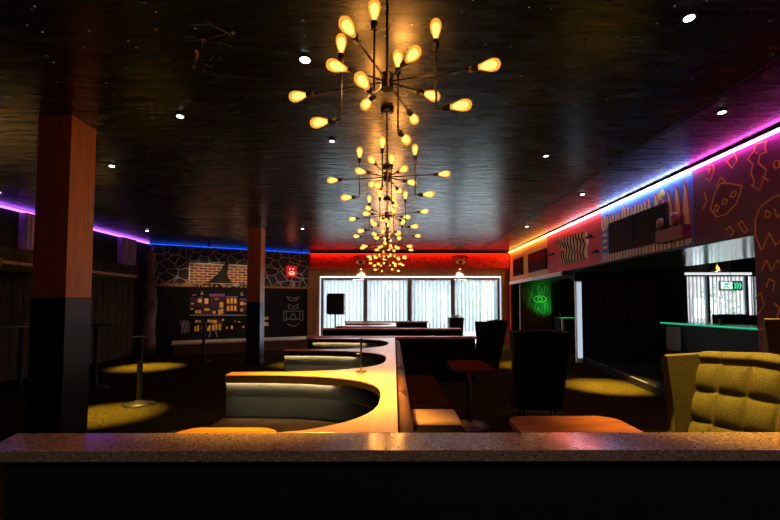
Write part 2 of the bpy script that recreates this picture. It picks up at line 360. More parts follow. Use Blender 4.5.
segs = [(1.0,5.36,(1,.10,.75),26,'magenta light strip over the maroon graffiti wall'),
        (5.36,7.76,(.5,.56,1),28,'blue-white light strip over the flame mural'),
        (7.76,9.21,(1,.35,.42),30,'pinkish light strip over the red mural panel'),
        (9.21,10.61,(1,.22,.14),28,'red light strip over the zebra-striped artwork'),
        (10.61,13.85,(1,.34,.05),26,'amber light strip over the far end of the bulkhead')]
for a,b,cc,s,lab in segs:
    o = strip('light_strip', B(RX-.055,RX-.010,a,b,H-.055,H-.008), cc, s, lab)
    MB().box(RX-.066,RX-.002,a,b,H-.006,H-.001).box(RX-.066,RX-.063,a,b,H-.036,H-.006).build('housing', black, o)

# ------------------------------------------------------------------ mural on the right bulkhead
NX = (-1,0,0)
def panel(name, ya, yb, za, zb, m, off=.004):
    return B(RX-off, RX, ya, yb, za, zb).build(name, m, wr)
cobalt = mat('cobalt_paint',(.06,.20,.80),.6,var=.3,scale=3)
redp = mat('red_paint',(.55,.03,.05),.6,var=.25,scale=3)
amber = mat('amber_paint',(.75,.33,.06),.6,var=.2,scale=3)
panel('painted_panel', 5.35, 7.75, SZ+.001, H-.001, cobalt)
panel('painted_panel', 7.75, 10.5, SZ+.001, H-.001, redp)
panel('painted_panel', 10.5, 13.9, SZ+.001, H-.001, amber)
orange_line = mat('orange_line_paint',(.68,.30,.04),.6,var=.15)
def z4(l): return [at_x(640+a/3.714, 120+b/3.714, RX-.002) for a,b in l]
m_ = MB()
for l in ([(250,170),(272,165),(275,185),(262,225),(245,218)],[(250,185),(262,180),(255,200)],
          [(355,125),(322,153),(342,178),(362,150),(352,122)],[(330,165),(345,178)],
          [(472,78),(430,90),(425,115),(400,145),(420,165),(412,200),(425,225),(420,245),(445,262),(455,235),(470,185),(440,160),(445,130),(470,120),(464,100),(472,78)],
          [(425,235),(412,245)],[(430,120),(436,124)],[(455,210),(478,225)],
          [(300,235),(280,270),(262,330),(285,360),(320,350),(360,310),(380,245),(330,235),(300,235)],
          [(283,252),(292,228),(300,214),(312,222),(322,238)],
          [(276,335),(283,315),(294,322),(288,340),(276,335)],[(305,312),(312,292),(325,296),(320,312),(305,312)],[(335,285),(345,265),(358,268),(352,284),(335,285)],
          [(505,150),(495,165),(505,180),(520,172),(516,152),(505,150)],
          [(540,275),(500,285),(450,320),(428,370),(430,430),(450,480)],[(465,360),(470,335),(485,345),(480,362),(465,360)],
          [(455,480),(480,420),(505,465),(540,430)],[(320,410),(335,395),(350,415),(338,430)],[(365,385),(380,375),(400,410),(388,420),(365,385)],
          [(240,270),(250,300),(235,330)],[(560,300),(545,360),(580,400)],[(500,330),(510,360),(535,340)]):
    m_.ribbon(z4(l), .016, NX)
m_.build('graffiti_lines', orange_line, wr)
m_ = MB()
for l in ([(452,560),(470,520),(490,560),(510,520),(540,560)],[(470,620),(480,590),(500,600),(495,640)],[(430,660),(450,640),(460,690),(440,720)],[(500,680),(520,700),(500,760),(530,790)],[(440,780),(470,770),(480,830)]):
    m_.ribbon(z4(l), .015, NX)
m_.build('graffiti_lines', orange_line, wr)
# flames
cream = mat('flame_cream_paint',(.85,.62,.38),.6,var=.15); rust = mat('flame_red_paint',(.45,.05,.03),.6,var=.3); yellow = mat('flame_yellow_paint',(.85,.60,.12),.6,var=.1)
mo, mi, my = MB(), MB(), MB()
rf = random.Random(11)
def tongue(y0, z0, z1, w, lean=0):
    def shp(s, a, b): return [ (s*w*.32,0),(s*w*.5,.28),(s*w*.42,.55),(s*w*.18,.8) ]
    def pts(k, off, zt):
        prof = [(.32,0),(.5,.25),(.44,.5),(.30,.72),(.12,.9)]
        L1 = [(-w*k*a, t) for a,t in prof]; R1 = [(w*k*a*.9, t) for a,t in reversed(prof)]
        allp = L1+[(w*.1,1.0)]+R1
        return [Vector((RX-off, y0+a+lean*t*t, min(H-.06, z0+(zt-z0)*t))) for a,t in allp]
    mo.slab(pts(1.0,.004,z1), NX, .004); mi.slab(pts(.62,.008,z1-(z1-z0)*.12), NX, .003)
yy = 5.95
y_ = 7.7
while y_ > 6.2:
    tongue(y_, 2.90, 3.10+rf.uniform(0,.10), .12, rf.uniform(-.03,.03)); y_ -= .095
for yy,z0,z1,w in ((6.10,2.85,3.17,.15),(5.93,2.6,3.10,.14),(5.80,2.6,3.16,.15),(5.64,2.58,3.19,.16),(5.47,2.35,3.22,.15)):
    tongue(yy,z0,z1,w,.03)
mo.ribbon([(RX-.004,5.5,2.4),(RX-.004,5.47,2.6),(RX-.004,5.58,2.8)],.05,NX)
mi.ribbon([(RX-.008,5.43,SZ+.05),(RX-.008,5.42,2.45),(RX-.008,5.52,2.75),(RX-.008,5.5,2.95)],.045,NX)
my.slab([(RX-.004,6.1,3.10),(RX-.004,5.95,3.18),(RX-.004,5.9,3.08),(RX-.004,6.05,3.0)],NX,.004)
y_ = 7.72
while y_ > 5.45:
    mi.slab([(RX-.004,y_,SZ+.02),(RX-.004,y_-.05,SZ+.02),(RX-.004,y_-.045,SZ+.19+.03*math.sin(y_*9)),(RX-.004,y_-.01,SZ+.19)],NX,.004); y_ -= .088
for z in (2.5,2.62,2.74,2.86): mi.slab([(RX-.004,7.7,z),(RX-.004,7.55,z),(RX-.004,7.56,z+.05),(RX-.004,7.7,z+.06)],NX,.004)
y_ = 6.0
mo.build('painted_flames', rust, wr); mi.build('painted_flames', cream, wr); my.build('painted_flames', yellow, wr)
# faint painted chests/planter at right of the long screen
t = thing('wall_planter','dark red box with round brown ornaments on the flame mural','wall box',(RX-.1,5.85,2.42))
B(RX-.13,RX-.005,5.40,5.96,2.34,2.53).build('box', mat('oxblood',(.12,.015,.012),.5,var=.3), t, bevel=.01)
for yy,zz in ((5.90,2.63),(5.60,2.65)):
    MB().lathe([(.01,-.09),(.045,-.08),(.062,-.03),(.065,.02),(.045,.075),(.01,.09)],14,(RX-.08,yy,zz)).build('ornament', mat('brown_ceramic',(.16,.07,.02),.4,var=.3), t)
for yy in (5.90,5.60): MB().cyl((RX-.08,yy,2.53),(RX-.08,yy,2.58),.03).build('stem', black, t)
# zebra-striped artwork
def flagpt(u,v,off):  # u 0..1 along, v 0..1 up
    a = at_x(559.5,239,RX); b = at_x(588,231.5,RX); c_ = at_x(589,258,RX); d = at_x(563,264,RX)
    p = d.lerp(c_,u).lerp(a.lerp(b,u),v); return Vector((RX-off, p.y+.03*math.sin(v*9), p.z))
t = thing('zebra_artwork','wavy zebra-striped artwork with a brown ball on the red wall','artwork',(RX-.03,9.15,2.42))
g1 = [[flagpt(i/20,j/10,.035) for j in range(11)] for i in range(21)]; g2 = [[flagpt(i/20,j/10,.008) for j in range(11)] for i in range(21)]
m_ = MB().grid(g1).grid(g2); 
edge = [g1[i][0] for i in range(21)]+[g1[20][j] for j in range(1,11)]+[g1[i][10] for i in range(19,-1,-1)]+[g1[0][j] for j in range(9,0,-1)]
edge2 = [g2[i][0] for i in range(21)]+[g2[20][j] for j in range(1,11)]+[g2[i][10] for i in range(19,-1,-1)]+[g2[0][j] for j in range(9,0,-1)]
m_.grid([edge,edge2],False,True); m_.build('canvas', mat('cream_canvas',(.75,.62,.45),.7,var=.1), t)
m_ = MB()
for k in range(9):
    u = .05+.105*k; pts = []
    for j in range(11): pts.append(flagpt(min(1,max(0,u+.02*math.sin(j*1.1+k))),j/10,.037))
    m_.ribbon(pts,.055,NX,.003)
m_.build('stripes', black, t)
p = at_x(563,251,RX-.06); MB().lathe([(.01,-.06),(.05,-.045),(.065,0),(.05,.045),(.01,.06)],14,p).build('ball', mat('brown_leather_ball',(.30,.13,.07),.5,var=.2), t)
# screens
scr_m = mat('screen_glass',(.002,.003,.004),.3,spec=.05,var=.2); 
def screen(pa_, pb_, label, inner=True, group=None):
    a = at_x(*pa_,RX-.05); b = at_x(*pb_,RX-.05); y0,y1 = sorted((a.y,b.y)); z0,z1 = sorted((a.z,b.z))
    t = thing('television', label, 'television', (RX-.03,(y0+y1)/2,z0), group)
    B(RX-.06,RX-.005,y0,y1,z0,z1).build('housing', black, t, bevel=.006)
    B(RX-.064,RX-.060,y0+.02,y1-.02,z0+.02,z1-.02).build('screen', scr_m, t)
    return t,y0,y1,z0,z1
for (ya,yb,lab) in ((12.45,13.35,'small dark television nearest the back wall'),(10.5,11.85,'dark television on the amber wall left of the zebra artwork')):
    t = thing('television', lab, 'television', (RX-.03,(ya+yb)/2,2.38))
    B(RX-.07,RX-.012,ya,yb,2.38,2.93).build('housing', black, t, bevel=.006)
    B(RX-.074,RX-.070,ya+.02,yb-.02,2.40,2.91).build('screen', scr_m, t)
zt,zb_ = 2.94,2.38
for (ya,yb,lab) in ((5.82,6.58,'long dark television on the flame mural, nearer half'),(6.60,7.38,'long dark television on the flame mural, farther half')):
    t = thing('television', lab, 'television', (RX-.03,(ya+yb)/2,zb_), 'televisions on the flame mural')
    B(RX-.07,RX-.012,ya,yb,zb_,zt).build('housing', black, t, bevel=.006)
    B(RX-.074,RX-.070,ya+.02,yb-.02,zb_+.02,zt-.02).build('screen', scr_m, t)
    struct  
for k,(px,py) in enumerate(((592,237),(598,252),(554,254.5))):
    p = at_x(px,py,RX-.02); lab = ['black wall bracket above right of the zebra artwork','black wall bracket low right of the zebra artwork','black wall bracket left of the zebra artwork'][k]
    tag(MB().box(RX-.10,RX-.005,p.y-.02,p.y+.02,p.z-.02,p.z+.02).cyl((RX-.10,p.y-.09,p.z+.01),(RX-.10,p.y+.08,p.z-.01),.035,.02).build('wall_bracket', black), lab, 'bracket', 'black brackets around the zebra artwork')

# ------------------------------------------------------------------ painting on the diagonal wall
cob = crackle()
z0c = 2.04
m_ = MB().slab([W(.05,z0c,.001),W(LW,z0c,.001),W(LW,H-.06,.001),W(.05,H-.06,.001)], nw, .004)
m_.build('painted_cobbles', cob, wd)
ochre = mat('ochre_grass_paint',(.42,.20,.04),.7,var=.4,scale=9)
def s_of(px,py): 
    p = at_w(px,py); return (p-A).dot(dw), p.z
sb0,_ = s_of(190,262); sb1,zz0 = s_of(250,282); _,zb1 = s_of(190,264); _,zb0 = s_of(190,283)
me_b = MB().box(0,sb1-sb0,-.006,0,zb0,zb1)
# the brick panel is built along its own X axis, then turned onto the wall
me = bpy.data.meshes.new('painted_bricks'); me.from_pydata([tuple(v) for v in me_b.v],[],me_b.f); me.materials.append(brickmat())
ob = bpy.data.objects.new('painted_bricks', me); COL.objects.link(ob); ob.parent = wd
ob.location = W(sb0,0,.006)-wd.location; ob.rotation_euler = (0,0,math.atan2(dw.y,dw.x))
m_ = MB().ribbon([W(sb0,zb1+.03,.006),W(sb1,zb1+.02,.006)],.03,nw); m_.ribbon([W(sb0-.01,zb1+.03,.006),W(sb0-.01,zb0,.006)],.03,nw)
m_.build('white_outline', mat('white_line_paint',(.6,.58,.55),.7,var=.1), wd)
m_ = MB(); s = .1
while s < LW-.1:
    if not (sb0 < s < sb1) or random.random()<.5:
        h = random.uniform(.05,.16) * (1 if s < sb0 else .45); m_.slab([W(s,z0c-.04,.006),W(s+.07,z0c-.04,.006),W(s+.05,z0c+h,.006)],nw,.003)
    s += .05
m_.build('painted_grass', ochre, wd)
# painted silhouette sloping over the bricks
q = [s_of(*p) for p in ((207,283),(214,277),(221,270),(226,262),(229,262),(227,275),(232,283))]
MB().slab([W(a,b,.0125) for a,b in q],nw,.002).build('painted_shadow_figure', black, wd)
# painted houses with yellow windows
ywin = mat('yellow_window_paint',(1,.58,.07),.6,var=.25,scale=4); purp = mat('purple_house_paint',(.05,.014,.065),.7,var=.4,scale=4); lav = mat('lavender_roof_paint',(.24,.08,.30),.7,var=.3)
yw, pu, ro = MB(), MB(), MB()
def wrect(mb, x0,y0,x1,y1, off=.004):
    pts = [at_w(x,y,off) for x,y in ((x0,y1),(x1,y1),(x1,y0),(x0,y0))]; mb.slab(pts, nw, .003)
def z8(x,y): return 180+x/4.95, 240+y/4.95
def R8(mb,x0,y0,x1,y1,off=.004): a = z8(x0,y0); b = z8(x1,y1); wrect(mb,a[0],a[1],b[0],b[1],off)
for r in ((88,292,108,310),(122,290,140,316),(76,348,88,362),(92,348,104,364),(120,338,146,350),(196,308,214,334),(190,344,202,370),(204,340,214,366),(172,290,190,294),
          (232,290,244,314),(250,288,262,314),(267,290,279,314),(232,326,244,350),(250,325,262,350),(267,326,279,350),(298,306,314,322),(300,340,312,354),(318,312,328,320),
          (76,396,88,408),(92,398,104,410),(72,428,82,452),(86,422,94,452),(136,394,150,412),(154,396,162,410),(165,396,183,412),(140,424,152,446),(160,420,172,448),(176,418,186,444),(192,416,202,446),(134,432,150,450),
          (208,390,218,400),(228,430,236,440),(252,425,262,440),(290,402,298,408),(310,425,318,435),(270,400,276,406),(55,312,70,318),(52,338,66,344),(162,352,176,364)):
    R8(yw,*r)
yw.build('painted_windows', ywin, wd)
for r in ((48,284,84,336),(86,286,146,336),(150,268,222,338),(226,282,286,356),(292,292,332,358),(104,415,130,440),(70,340,225,368),(150,388,210,450)):
    R8(pu,*r,off=.001)
pu.build('painted_houses', purp, wd)
for r in ((145,266,222,279),(90,282,112,288),(226,278,284,285),(60,268,82,276),(296,290,330,296)): R8(ro,*r,off=.008)
for l in ([(100,440),(130,410)],[(108,448),(132,424)],[(20,400),(8,460)],[(34,404),(24,462)]):
    ro.ribbon([at_w(*z8(*p),.004) for p in l],.03,nw)
ro.build('painted_roofs', lav, wd)
# little grey shelf line and lamps
wl_ = mat('chalk_paint',(.30,.29,.27),.7,var=.3)
m_ = MB(); m_.ribbon([at_w(*z8(50,372),.004),at_w(*z8(330,372),.004)],.035,nw)
for l in ([(108,255),(104,268),(114,270),(108,255)],[(305,258),(300,272),(312,274),(305,258)],[(150,440),(146,478)],[(176,450),(184,478)]): m_.ribbon([at_w(*z8(*p),.004) for p in l],.03,nw)
for x in range(0,60,9): m_.ribbon([at_w(*z8(4+x*.7,400),.004),at_w(*z8(10+x*.7,455),.004)],.012,nw)
m_.build('chalk_lines', wl_, wd)
# grey line figure at the right end
def z9(x,y): return 255+x/4.95, 240+y/4.95
m_ = MB()
for l in ([(155,282),(175,300),(205,300),(215,282),(190,290),(175,285),(155,282)],[(165,318),(165,340),(212,340),(212,318),(190,330),(165,318)],
          [(142,350),(142,398),(155,398),(155,350),(142,350)],[(222,350),(222,398),(237,398),(237,350),(222,350)],[(155,352),(222,352),(222,392),(155,392),(155,352)],
          [(175,378),(188,368),(202,378),(202,390),(188,398),(175,390),(175,378)],[(160,415),(180,425),(200,425),(218,413)],[(180,365),(198,365)]):
    m_.ribbon([at_w(*z9(*p),.004) for p in l],.03,nw)
m_.build('grey_totem_drawing', mat('grey_chalk',(.20,.21,.21),.7,var=.3), wd)
yw2 = MB()
for r in ((46,380,56,395),(58,380,66,395),(46,405,56,425),(58,408,66,425)):
    a = z9(r[0],r[1]); b = z9(r[2],r[3]); wrect(yw2,a[0],a[1],b[0],b[1],.004)
yw2.build('painted_windows', ywin, wd)
# lit red sign with a pale face-like mark
ps = at_w(291.5,271.5,.03); t = thing('red_sign','glowing red square sign with a pale rounded mark','sign',ps)
def SG(a,b,off): return ps+dw*a+Vector((0,0,b))+nw*off
MB().slab([SG(-.17,-.19,-.028),SG(.17,-.19,-.028),SG(.17,.19,-.028),SG(-.17,.19,-.028)],nw,.05).build('sign_box', emit('red_sign_glow',(.55,.012,.015),1.0), t)
m_ = MB().slab([SG(.11*math.cos(k*PI/8)+.01,-.06+.07*math.sin(k*PI/8),.023) for k in range(16)],nw,.004)
for sx in (-.06,.05): m_.slab([SG(sx-.03,.06,.023),SG(sx+.03,.06,.023),SG(sx+.02,.11,.023),SG(sx-.02,.11,.023)],nw,.004)
m_.build('pale_mark', emit('pale_sign_glow',(1,.55,.35),1.1), t)
MB().ribbon([SG(-.06,-.05,.03),SG(.0,-.035,.03),SG(.07,-.06,.03)],.018,nw).build('mark_line', emit('sign_dark_red',(.3,.01,.01),.6), t)
# stage below it
st = MB(); st.slab([W(.75,0,.02),W(LW,0,.02),W(LW,0,1.1),W(.75,0,1.1)],(0,0,1),.30)
struct(st.build('trim_stage', mat('stage_brown',(.09,.06,.035),.5,var=.4,scale=5)), 'low brown stage in front of the painted wall', 'stage')
st = MB(); st.slab([W(.7,.30,.0),W(LW,.30,.0),W(LW,.30,1.15),W(.7,.30,1.15)],(0,0,1),.04)
struct(st.build('trim_stage_top', mat('pale_stage_top',(.55,.5,.42),.35,var=.4,scale=3)), 'pale top surface of the low stage', 'stage')

# ------------------------------------------------------------------ windows
wf = mat('window_frame_brown',(.10,.065,.05),.45,var=.2)
glass_m, nt, out = newmat('window_glass')
tr = nt.nodes.new('ShaderNodeBsdfTransparent'); tr.inputs[0].default_value=(.93,.96,.96,1); gl = nt.nodes.new('ShaderNodeBsdfGlossy'); gl.inputs['Roughness'].default_value=.03
fr = nt.nodes.new('ShaderNodeMixShader'); fr.inputs[0].default_value=.06; L(nt,tr.outputs[0],fr.inputs[1]); L(nt,gl.outputs[0],fr.inputs[2]); L(nt,fr.outputs[0],out.inputs[0])
vane_m, nt, out = newmat('white_blind_vane')
d1 = nt.nodes.new('ShaderNodeBsdfDiffuse'); d1.inputs[0].default_value=(.85,.87,.9,1); d2 = nt.nodes.new('ShaderNodeBsdfTranslucent'); d2.inputs[0].default_value=(.84,.86,.88,1)
mx = nt.nodes.new('ShaderNodeMixShader'); mx.inputs[0].default_value=.6; L(nt,d1.outputs[0],mx.inputs[1]); L(nt,d2.outputs[0],mx.inputs[2]); L(nt,mx.outputs[0],out.inputs[0])
def pxX(px, Y): return (px-VX)/F*Y
edges = [(322,363.5),(366.8,407.5),(411.5,451),(454.5,499.5)]
wn = struct(bpy.data.objects.new('window_1', None), 'wide window of four brown-framed panes with white vertical blinds', 'window'); COL.objects.link(wn); wn.location = (.6,BY+.08,0)
m_ = MB().box(wx0,wx1,BY+.02,BY+.12,wz-.06,wz).box(wx0,wx1,BY+.02,BY+.12,0,.08)
xs = [wx0+.03]+[(pxX(365.3,BY)),pxX(409.6,BY),pxX(452.8,BY)]+[wx1-.03]
for i,x in enumerate(xs): w = .04 if i in (0,4) else .075; m_.box(x-w,x+w,BY+.02,BY+.12,.08,wz-.06)
m_.build('window_frame', wf, wn)
B(wx0+.05,wx1-.05,BY+.10,BY+.112,.08,wz-.06).build('glass', glass_m, wn)
labs = ['leftmost of the four vertical blinds behind the black speaker','second vertical blind from the left','third vertical blind from the left','rightmost vertical blind of the back window']
for i in range(4):
    x0 = xs[i]+.08; x1 = xs[i+1]-.08; m_ = MB(); x = x0+.03; k = 0
    rr = random.Random(i)
    while x < x1:
        a = .4+rr.uniform(-.08,.08); c_, s_ = math.cos(a)*.044, math.sin(a)*.044
        m_.slab([(x-c_,BY-.02-s_,.1),(x+c_,BY-.02+s_,.1),(x+c_,BY-.02+s_,wz-.10),(x-c_,BY-.02-s_,wz-.10)], Vector((s_,-c_,0)).normalized(), .002); x += .13
    t = thing('vertical_blind', labs[i], 'blind', ((x0+x1)/2,BY-.03,.1), 'white vertical blinds of the back window')
    m_.build('vanes', vane_m, t)
    B(x0-.02,x1+.02,BY-.06,BY+.015,wz-.10,wz-.055).build('head_rail', mat('white_rail',(.7,.7,.7),.4,var=.05), t)
wst = mat('white_strip_housing',(.7,.7,.7),.5,var=.05)
t = thing('strip_light','white light strip framing the back window','light strip',(.6,BY-.05,0))
B(wx0-.04,wx1+.04,BY-.05,BY-.005,wz,wz+.03).build('top_strip', emit('white_frame_glow',(.85,.92,1),3.2), t)
for x in (wx0-.05,wx1+.01): B(x,x+.035,BY-.05,BY-.005,.05,wz).build('side_strip', emit('white_side_glow',(.85,.92,1),.9), t)
# bar window
wn2 = struct(bpy.data.objects.new('window_2', None), 'smaller dark-framed window with vertical blinds behind the bar', 'window'); COL.objects.link(wn2); wn2.location = (9.8,12.1,.5)
m_ = MB().box(bx0,bx1,12.02,12.12,.5,.58).box(bx0,bx1,12.02,12.12,2.30,2.37)
for x in (bx0+.03,9.46,10.62,bx1-.03): m_.box(x-.04,x+.04,12.02,12.12,.58,2.30)
m_.build('window_frame', black, wn2)
B(bx0+.05,bx1-.05,12.10,12.11,.58,2.30).build('glass', glass_m, wn2)
B(bx0-.02,10.70,11.93,11.99,2.33,2.40).build('glowing_pelmet', emit('white_pelmet_glow',(.9,.95,1),.9), wn2)  # plain white pelmet rail given its own glow to stay bright
for i,(x0,x1,lab) in enumerate(((bx0+.06,9.40,'vertical blind in the left part of the bar window'),(9.52,10.56,'vertical blind in the middle of the bar window'),(10.68,bx1-.05,'narrow vertical blind at the right edge of the bar window'))):
    m_ = MB(); x = x0+.03
    while x < x1:
        a = .4; c_, s_ = math.cos(a)*.036, math.sin(a)*.036
        m_.slab([(x-c_,11.97-s_,.6),(x+c_,11.97+s_,.6),(x+c_,11.97+s_,2.28),(x-c_,11.97-s_,2.28)], Vector((s_,-c_,0)).normalized(), .002); x += .115
    t = thing('vertical_blind', lab, 'blind', ((x0+x1)/2,11.97,.6), 'white vertical blinds of the bar window')
    m_.build('vanes', vane_m, t); B(x0,x1,11.935,12.0,2.28,2.325).build('head_rail', black, t)
# exit sign: running-figure box and arrow panel
t = thing('exit_sign','green and white emergency exit sign hanging before the bar window','exit sign',(pxX(731,11.5),11.5,1.86))
ex0,ex1,ex2 = pxX(720.5,11.5),pxX(733,11.5),pxX(743,11.5); ez0,ez1 = 1.43+(305-290.5)/F*11.5,1.43+(305-281)/F*11.5
B(ex0,ex2,11.5,11.56,ez0,ez1).build('sign_body', mat('sign_green',(.0,.18,.09),.5,var=.1), t)
B(ex0+.02,ex1-.01,11.492,11.5,ez0+.04,ez1-.02).build('pictogram_panel', emit('sign_white',(.75,1,.88),1.1), t)
m_ = MB(); cx = (ex0+ex1)/2; cz = (ez0+ez1)/2
for l in ([(-.03,.03),(.02,.06),(.0,-.02),(.04,-.06),(.07,-.05)],[(0,-.02),(-.05,-.03),(-.08,-.08)],[(.02,.06),(.07,.03)],[(.02,.06),(-.04,.07),(-.06,.04)]):
    m_.ribbon([(cx+a,11.49,cz+b) for a,b in l],.02,(0,-1,0))
m_.slab([(cx+.05+.02*math.cos(k),11.49,cz+.10+.02*math.sin(k)) for k in range(6)],(0,-1,0),.003)
m_.build('running_figure', emit('sign_green_glow',(.0,.5,.22),.8), t)
m_ = MB()
for k in range(3):
    x = ex1+.045+k*.075; m_.ribbon([(x,11.49,cz-.08),(x+.045,11.49,cz),(x,11.49,cz+.08)],.03,(0,-1,0))
m_.build('arrows', emit('arrow_green_glow',(.1,1,.5),1.0), t)
MB().cyl(((ex0+ex2)/2,11.53,ez1),((ex0+ex2)/2,11.53,2.9),.008).cyl(((ex0+ex2)/2,11.53,2.9),((ex0+ex2)/2,11.53,H),.008).build('hanger', black_metal, t)

# outside
struct(B(-14,24,14.35,34,-.25,-.1).build('ground', mat('paving',(.22,.23,.23),.8,var=.2,scale=2)), 'pale paving outside the windows', 'ground')
t = thing('building','pale building with grey shutter across the street','building',(3,23,-.1))
B(-14,22,23,24,-.1,3.0).build('facade', mat('pale_facade',(.06,.085,.10),.8,var=.15,scale=.6), t)
for x0,x1,z0,z1 in ((-2.4,-.6,0,1.9),(1.3,3.6,.4,2.2),(9,11,.3,2.1),(14,16.5,.3,2.2)):
    w_ = B(x0,x1,22.94,23.0,z0,z1).build('window', mat('outdoor_window',(.10,.14,.18),.3,var=.2), t)
    m_ = MB()
    for k in range(1,3): m_.box(x0+(x1-x0)*k/3-.04,x0+(x1-x0)*k/3+.04,22.91,22.94,z0,z1)
    m_.build('window_bar', mat('white_bar',(.6,.6,.6),.5,var=.1), w_)
t = thing('shopfront','dark shopfront with an added sky-blocking canopy outside the bar window','building',(14.5,16.5,-.1))
B(11.5,20,16.5,17,-.1,3.6).build('facade', mat('dark_facade',(.20,.15,.14),.6,var=.4,scale=2), t)
B(11.5,20,15.0,17,3.6,3.75).build('canopy', mat('added_canopy_grey',(.2,.2,.2),.6,var=.2), t)  # added overhang that cuts the sky light reaching the bar window
B(12.3,13.6,16.44,16.5,.9,1.7).build('shop_window', mat('bright_pane',(.6,.62,.62),.4,var=.4,scale=3), t)
t = thing('brick_pier','brown brick pier outside the right end of the back window','pier',(4.9,19,-.1))
B(4.3,4.75,19,19.4,-.1,3.4).build('pier', mat('brick_brown',(.30,.18,.12),.8,var=.4,scale=9), t)
m_ = MB()
for k in range(8): m_.box(4.95,5.5,19.1,19.2,.2+k*.33,.42+k*.33)
m_.build('louvre_blocks', mat('grey_block',(.25,.25,.25),.8,var=.3), t)
leaf = mat('leaf_green',(.05,.14,.03),.6,var=.5,scale=6)
def shrub(cx,cy,z0,z1,r,n,lab,seed):
    rr = random.Random(seed); t = thing('shrub', lab, 'shrub', (cx,cy,z0))
    MB().cyl((cx,cy,z0),(cx,cy,z1*.8),.03,.015).build('stem', mat('bark',(.1,.06,.03),.8,var=.3), t)
    m_ = MB()
    for k in range(n):
        a = rr.uniform(0,2*PI); h = rr.uniform(z0+.3*(z1-z0),z1); q = r*rr.uniform(.1,1); c0 = Vector((cx+q*math.cos(a),cy+q*math.sin(a),h))
        d = Vector((math.cos(a),math.sin(a),rr.uniform(-.4,.8))).normalized()*rr.uniform(.1,.2); s_ = d.orthogonal().normalized()*.03
        m_.add([c0,c0+d*.5+s_,c0+d,c0+d*.5-s_],[(0,1,2,3)])
    o = m_.build('foliage', leaf, t); return t
shrub(2.75,16.2,-.1,2.6,.55,420,'tall green shrub outside beside the brown window mullion',1)
shrub(3.6,16.8,-.1,2.0,.5,300,'lower green shrub outside the rightmost pane',2)
shrub(-1.9,17.5,-.1,1.3,.5,220,'low green shrub outside behind the black speaker',3)
shrub(12.2,15.0,-.1,2.2,.5,260,'green shrub outside the bar window',4)

# downlights under the red bulkhead with painted eyes
for px,lab,lab2 in ((360.5,'small downlight above the left of the back window','painted eye ornament above the left of the back window'),(461,'small downlight above the right of the back window','painted eye ornament above the right of the back window')):
    X = pxX(px,13.9)
    t = thing('eye_ornament', lab2, 'ornament', (X,13.93,2.83), 'eye ornaments on the red bulkhead')
    m_ = MB().slab([(X+.22*math.cos(k*PI/12),13.962,2.93+.115*math.sin(k*PI/12)) for k in range(24)],(0,-1,0),.03); m_.build('eye_outline', black, t)
    MB().slab([(X+.19*math.cos(k*PI/12),13.93,2.93+.09*math.sin(k*PI/12)) for k in range(24)],(0,-1,0),.006).build('eye_white', mat('ochre_eye',(.85,.72,.42),.6,var=.2), t)
    MB().lathe([(.07,0),(.07,.01),(.05,.02)],16,(X,13.928,2.93),(0,-1,0)).build('iris', mat('dark_iris',(.04,.02,.01),.3,var=.2), t)
    m_ = MB(); m_.ribbon([(X+.33*math.cos(a),13.962,2.96+.22*math.sin(a)) for a in [PI*k/10 for k in range(2,9)]],.035,(0,-1,0),.02); m_.build('brow', black, t)
    t = thing('downlight', lab, 'downlight', (X,13.93,2.66), 'downlights over the back window')
    MB().lathe([(.035,0),(.035,.025),(.03,.03)],14,(X,14.03,2.695)).build('housing', black_metal, t)
    MB().cyl((X,14.03,2.689),(X,14.03,2.694),.025).build('lens', emit('warm_white_lens',(1,.9,.75),12), t)
    lamp('downlight_beam','SPOT',(X,14.02,2.685),330,(1,.88,.72),spot_size=1.35,spot_blend=.2,shadow_soft_size=.01,target=(X,14.05,2.2))
# golden wall light over bar window
X = pxX(717,11.85)
t = thing('wall_light','small conical gold wall light over the bar window','wall light',(X,11.85,2.42))
MB().lathe([(.13,0),(.12,.01),(.03,.2),(.02,.24)],16,(X,11.84,2.43)).build('shade', mat('gold_shade',(.7,.42,.12),.3,metal=.6,var=.1), t)
MB().cyl((X,11.84,2.66),(X,12.0,2.70),.01).build('bracket', black_metal, t)
MB().lathe([(.02,0),(.035,.03),(.02,.06)],10,(X,11.84,2.42)).build('bulb', emit('gold_bulb',(1,.6,.2),10), t)
lamp('wall_light_glow','POINT',(X,11.7,2.55),4,(1,.65,.25),shadow_soft_size=.03)

# ------------------------------------------------------------------ timber pillars
for (xa,xb,ya,lab) in ((-3.50,-3.17,3.86,'near square pillar, orange timber above and black below'),(-3.54,-3.22,9.62,'far square pillar, orange timber above and black below')):
    t = thing('pillar', lab, 'pillar', ((xa+xb)/2,ya+.16,0), 'square timber-clad pillars')
    B(xa,xb,ya,ya+.33,1.5,H).build('timber_cladding', pillar_wood, t, bevel=.006)
    B(xa-.004,xb+.004,ya-.004,ya+.334,0,1.5).build('dark_base', charcoal, t, bevel=.006)
    B(xa-.02,xb+.02,ya-.02,ya+.35,0,.09).build('skirting', black, t, bevel=.004)

# ------------------------------------------------------------------ foreground ledge
fa = math.radians(.25)
t = thing('stone_ledge','long low wall with brown speckled stone top across the foreground','low wall',(.8,1.82,0))
MB().prism([(-1.80,1.935),(-1.72,1.70),(3.6,1.725),(3.6,1.96)],.772,.82).build('stone_top', terr, t, bevel=.004)
MB().prism([(-1.74,1.90),(-1.66,1.74),(3.55,1.76),(3.55,1.93)],0,.772).build('wall_panel', mat('black_panel',(.009,.0095,.011),.5,var=.3,scale=30,bump=.1,bscale=60), t)

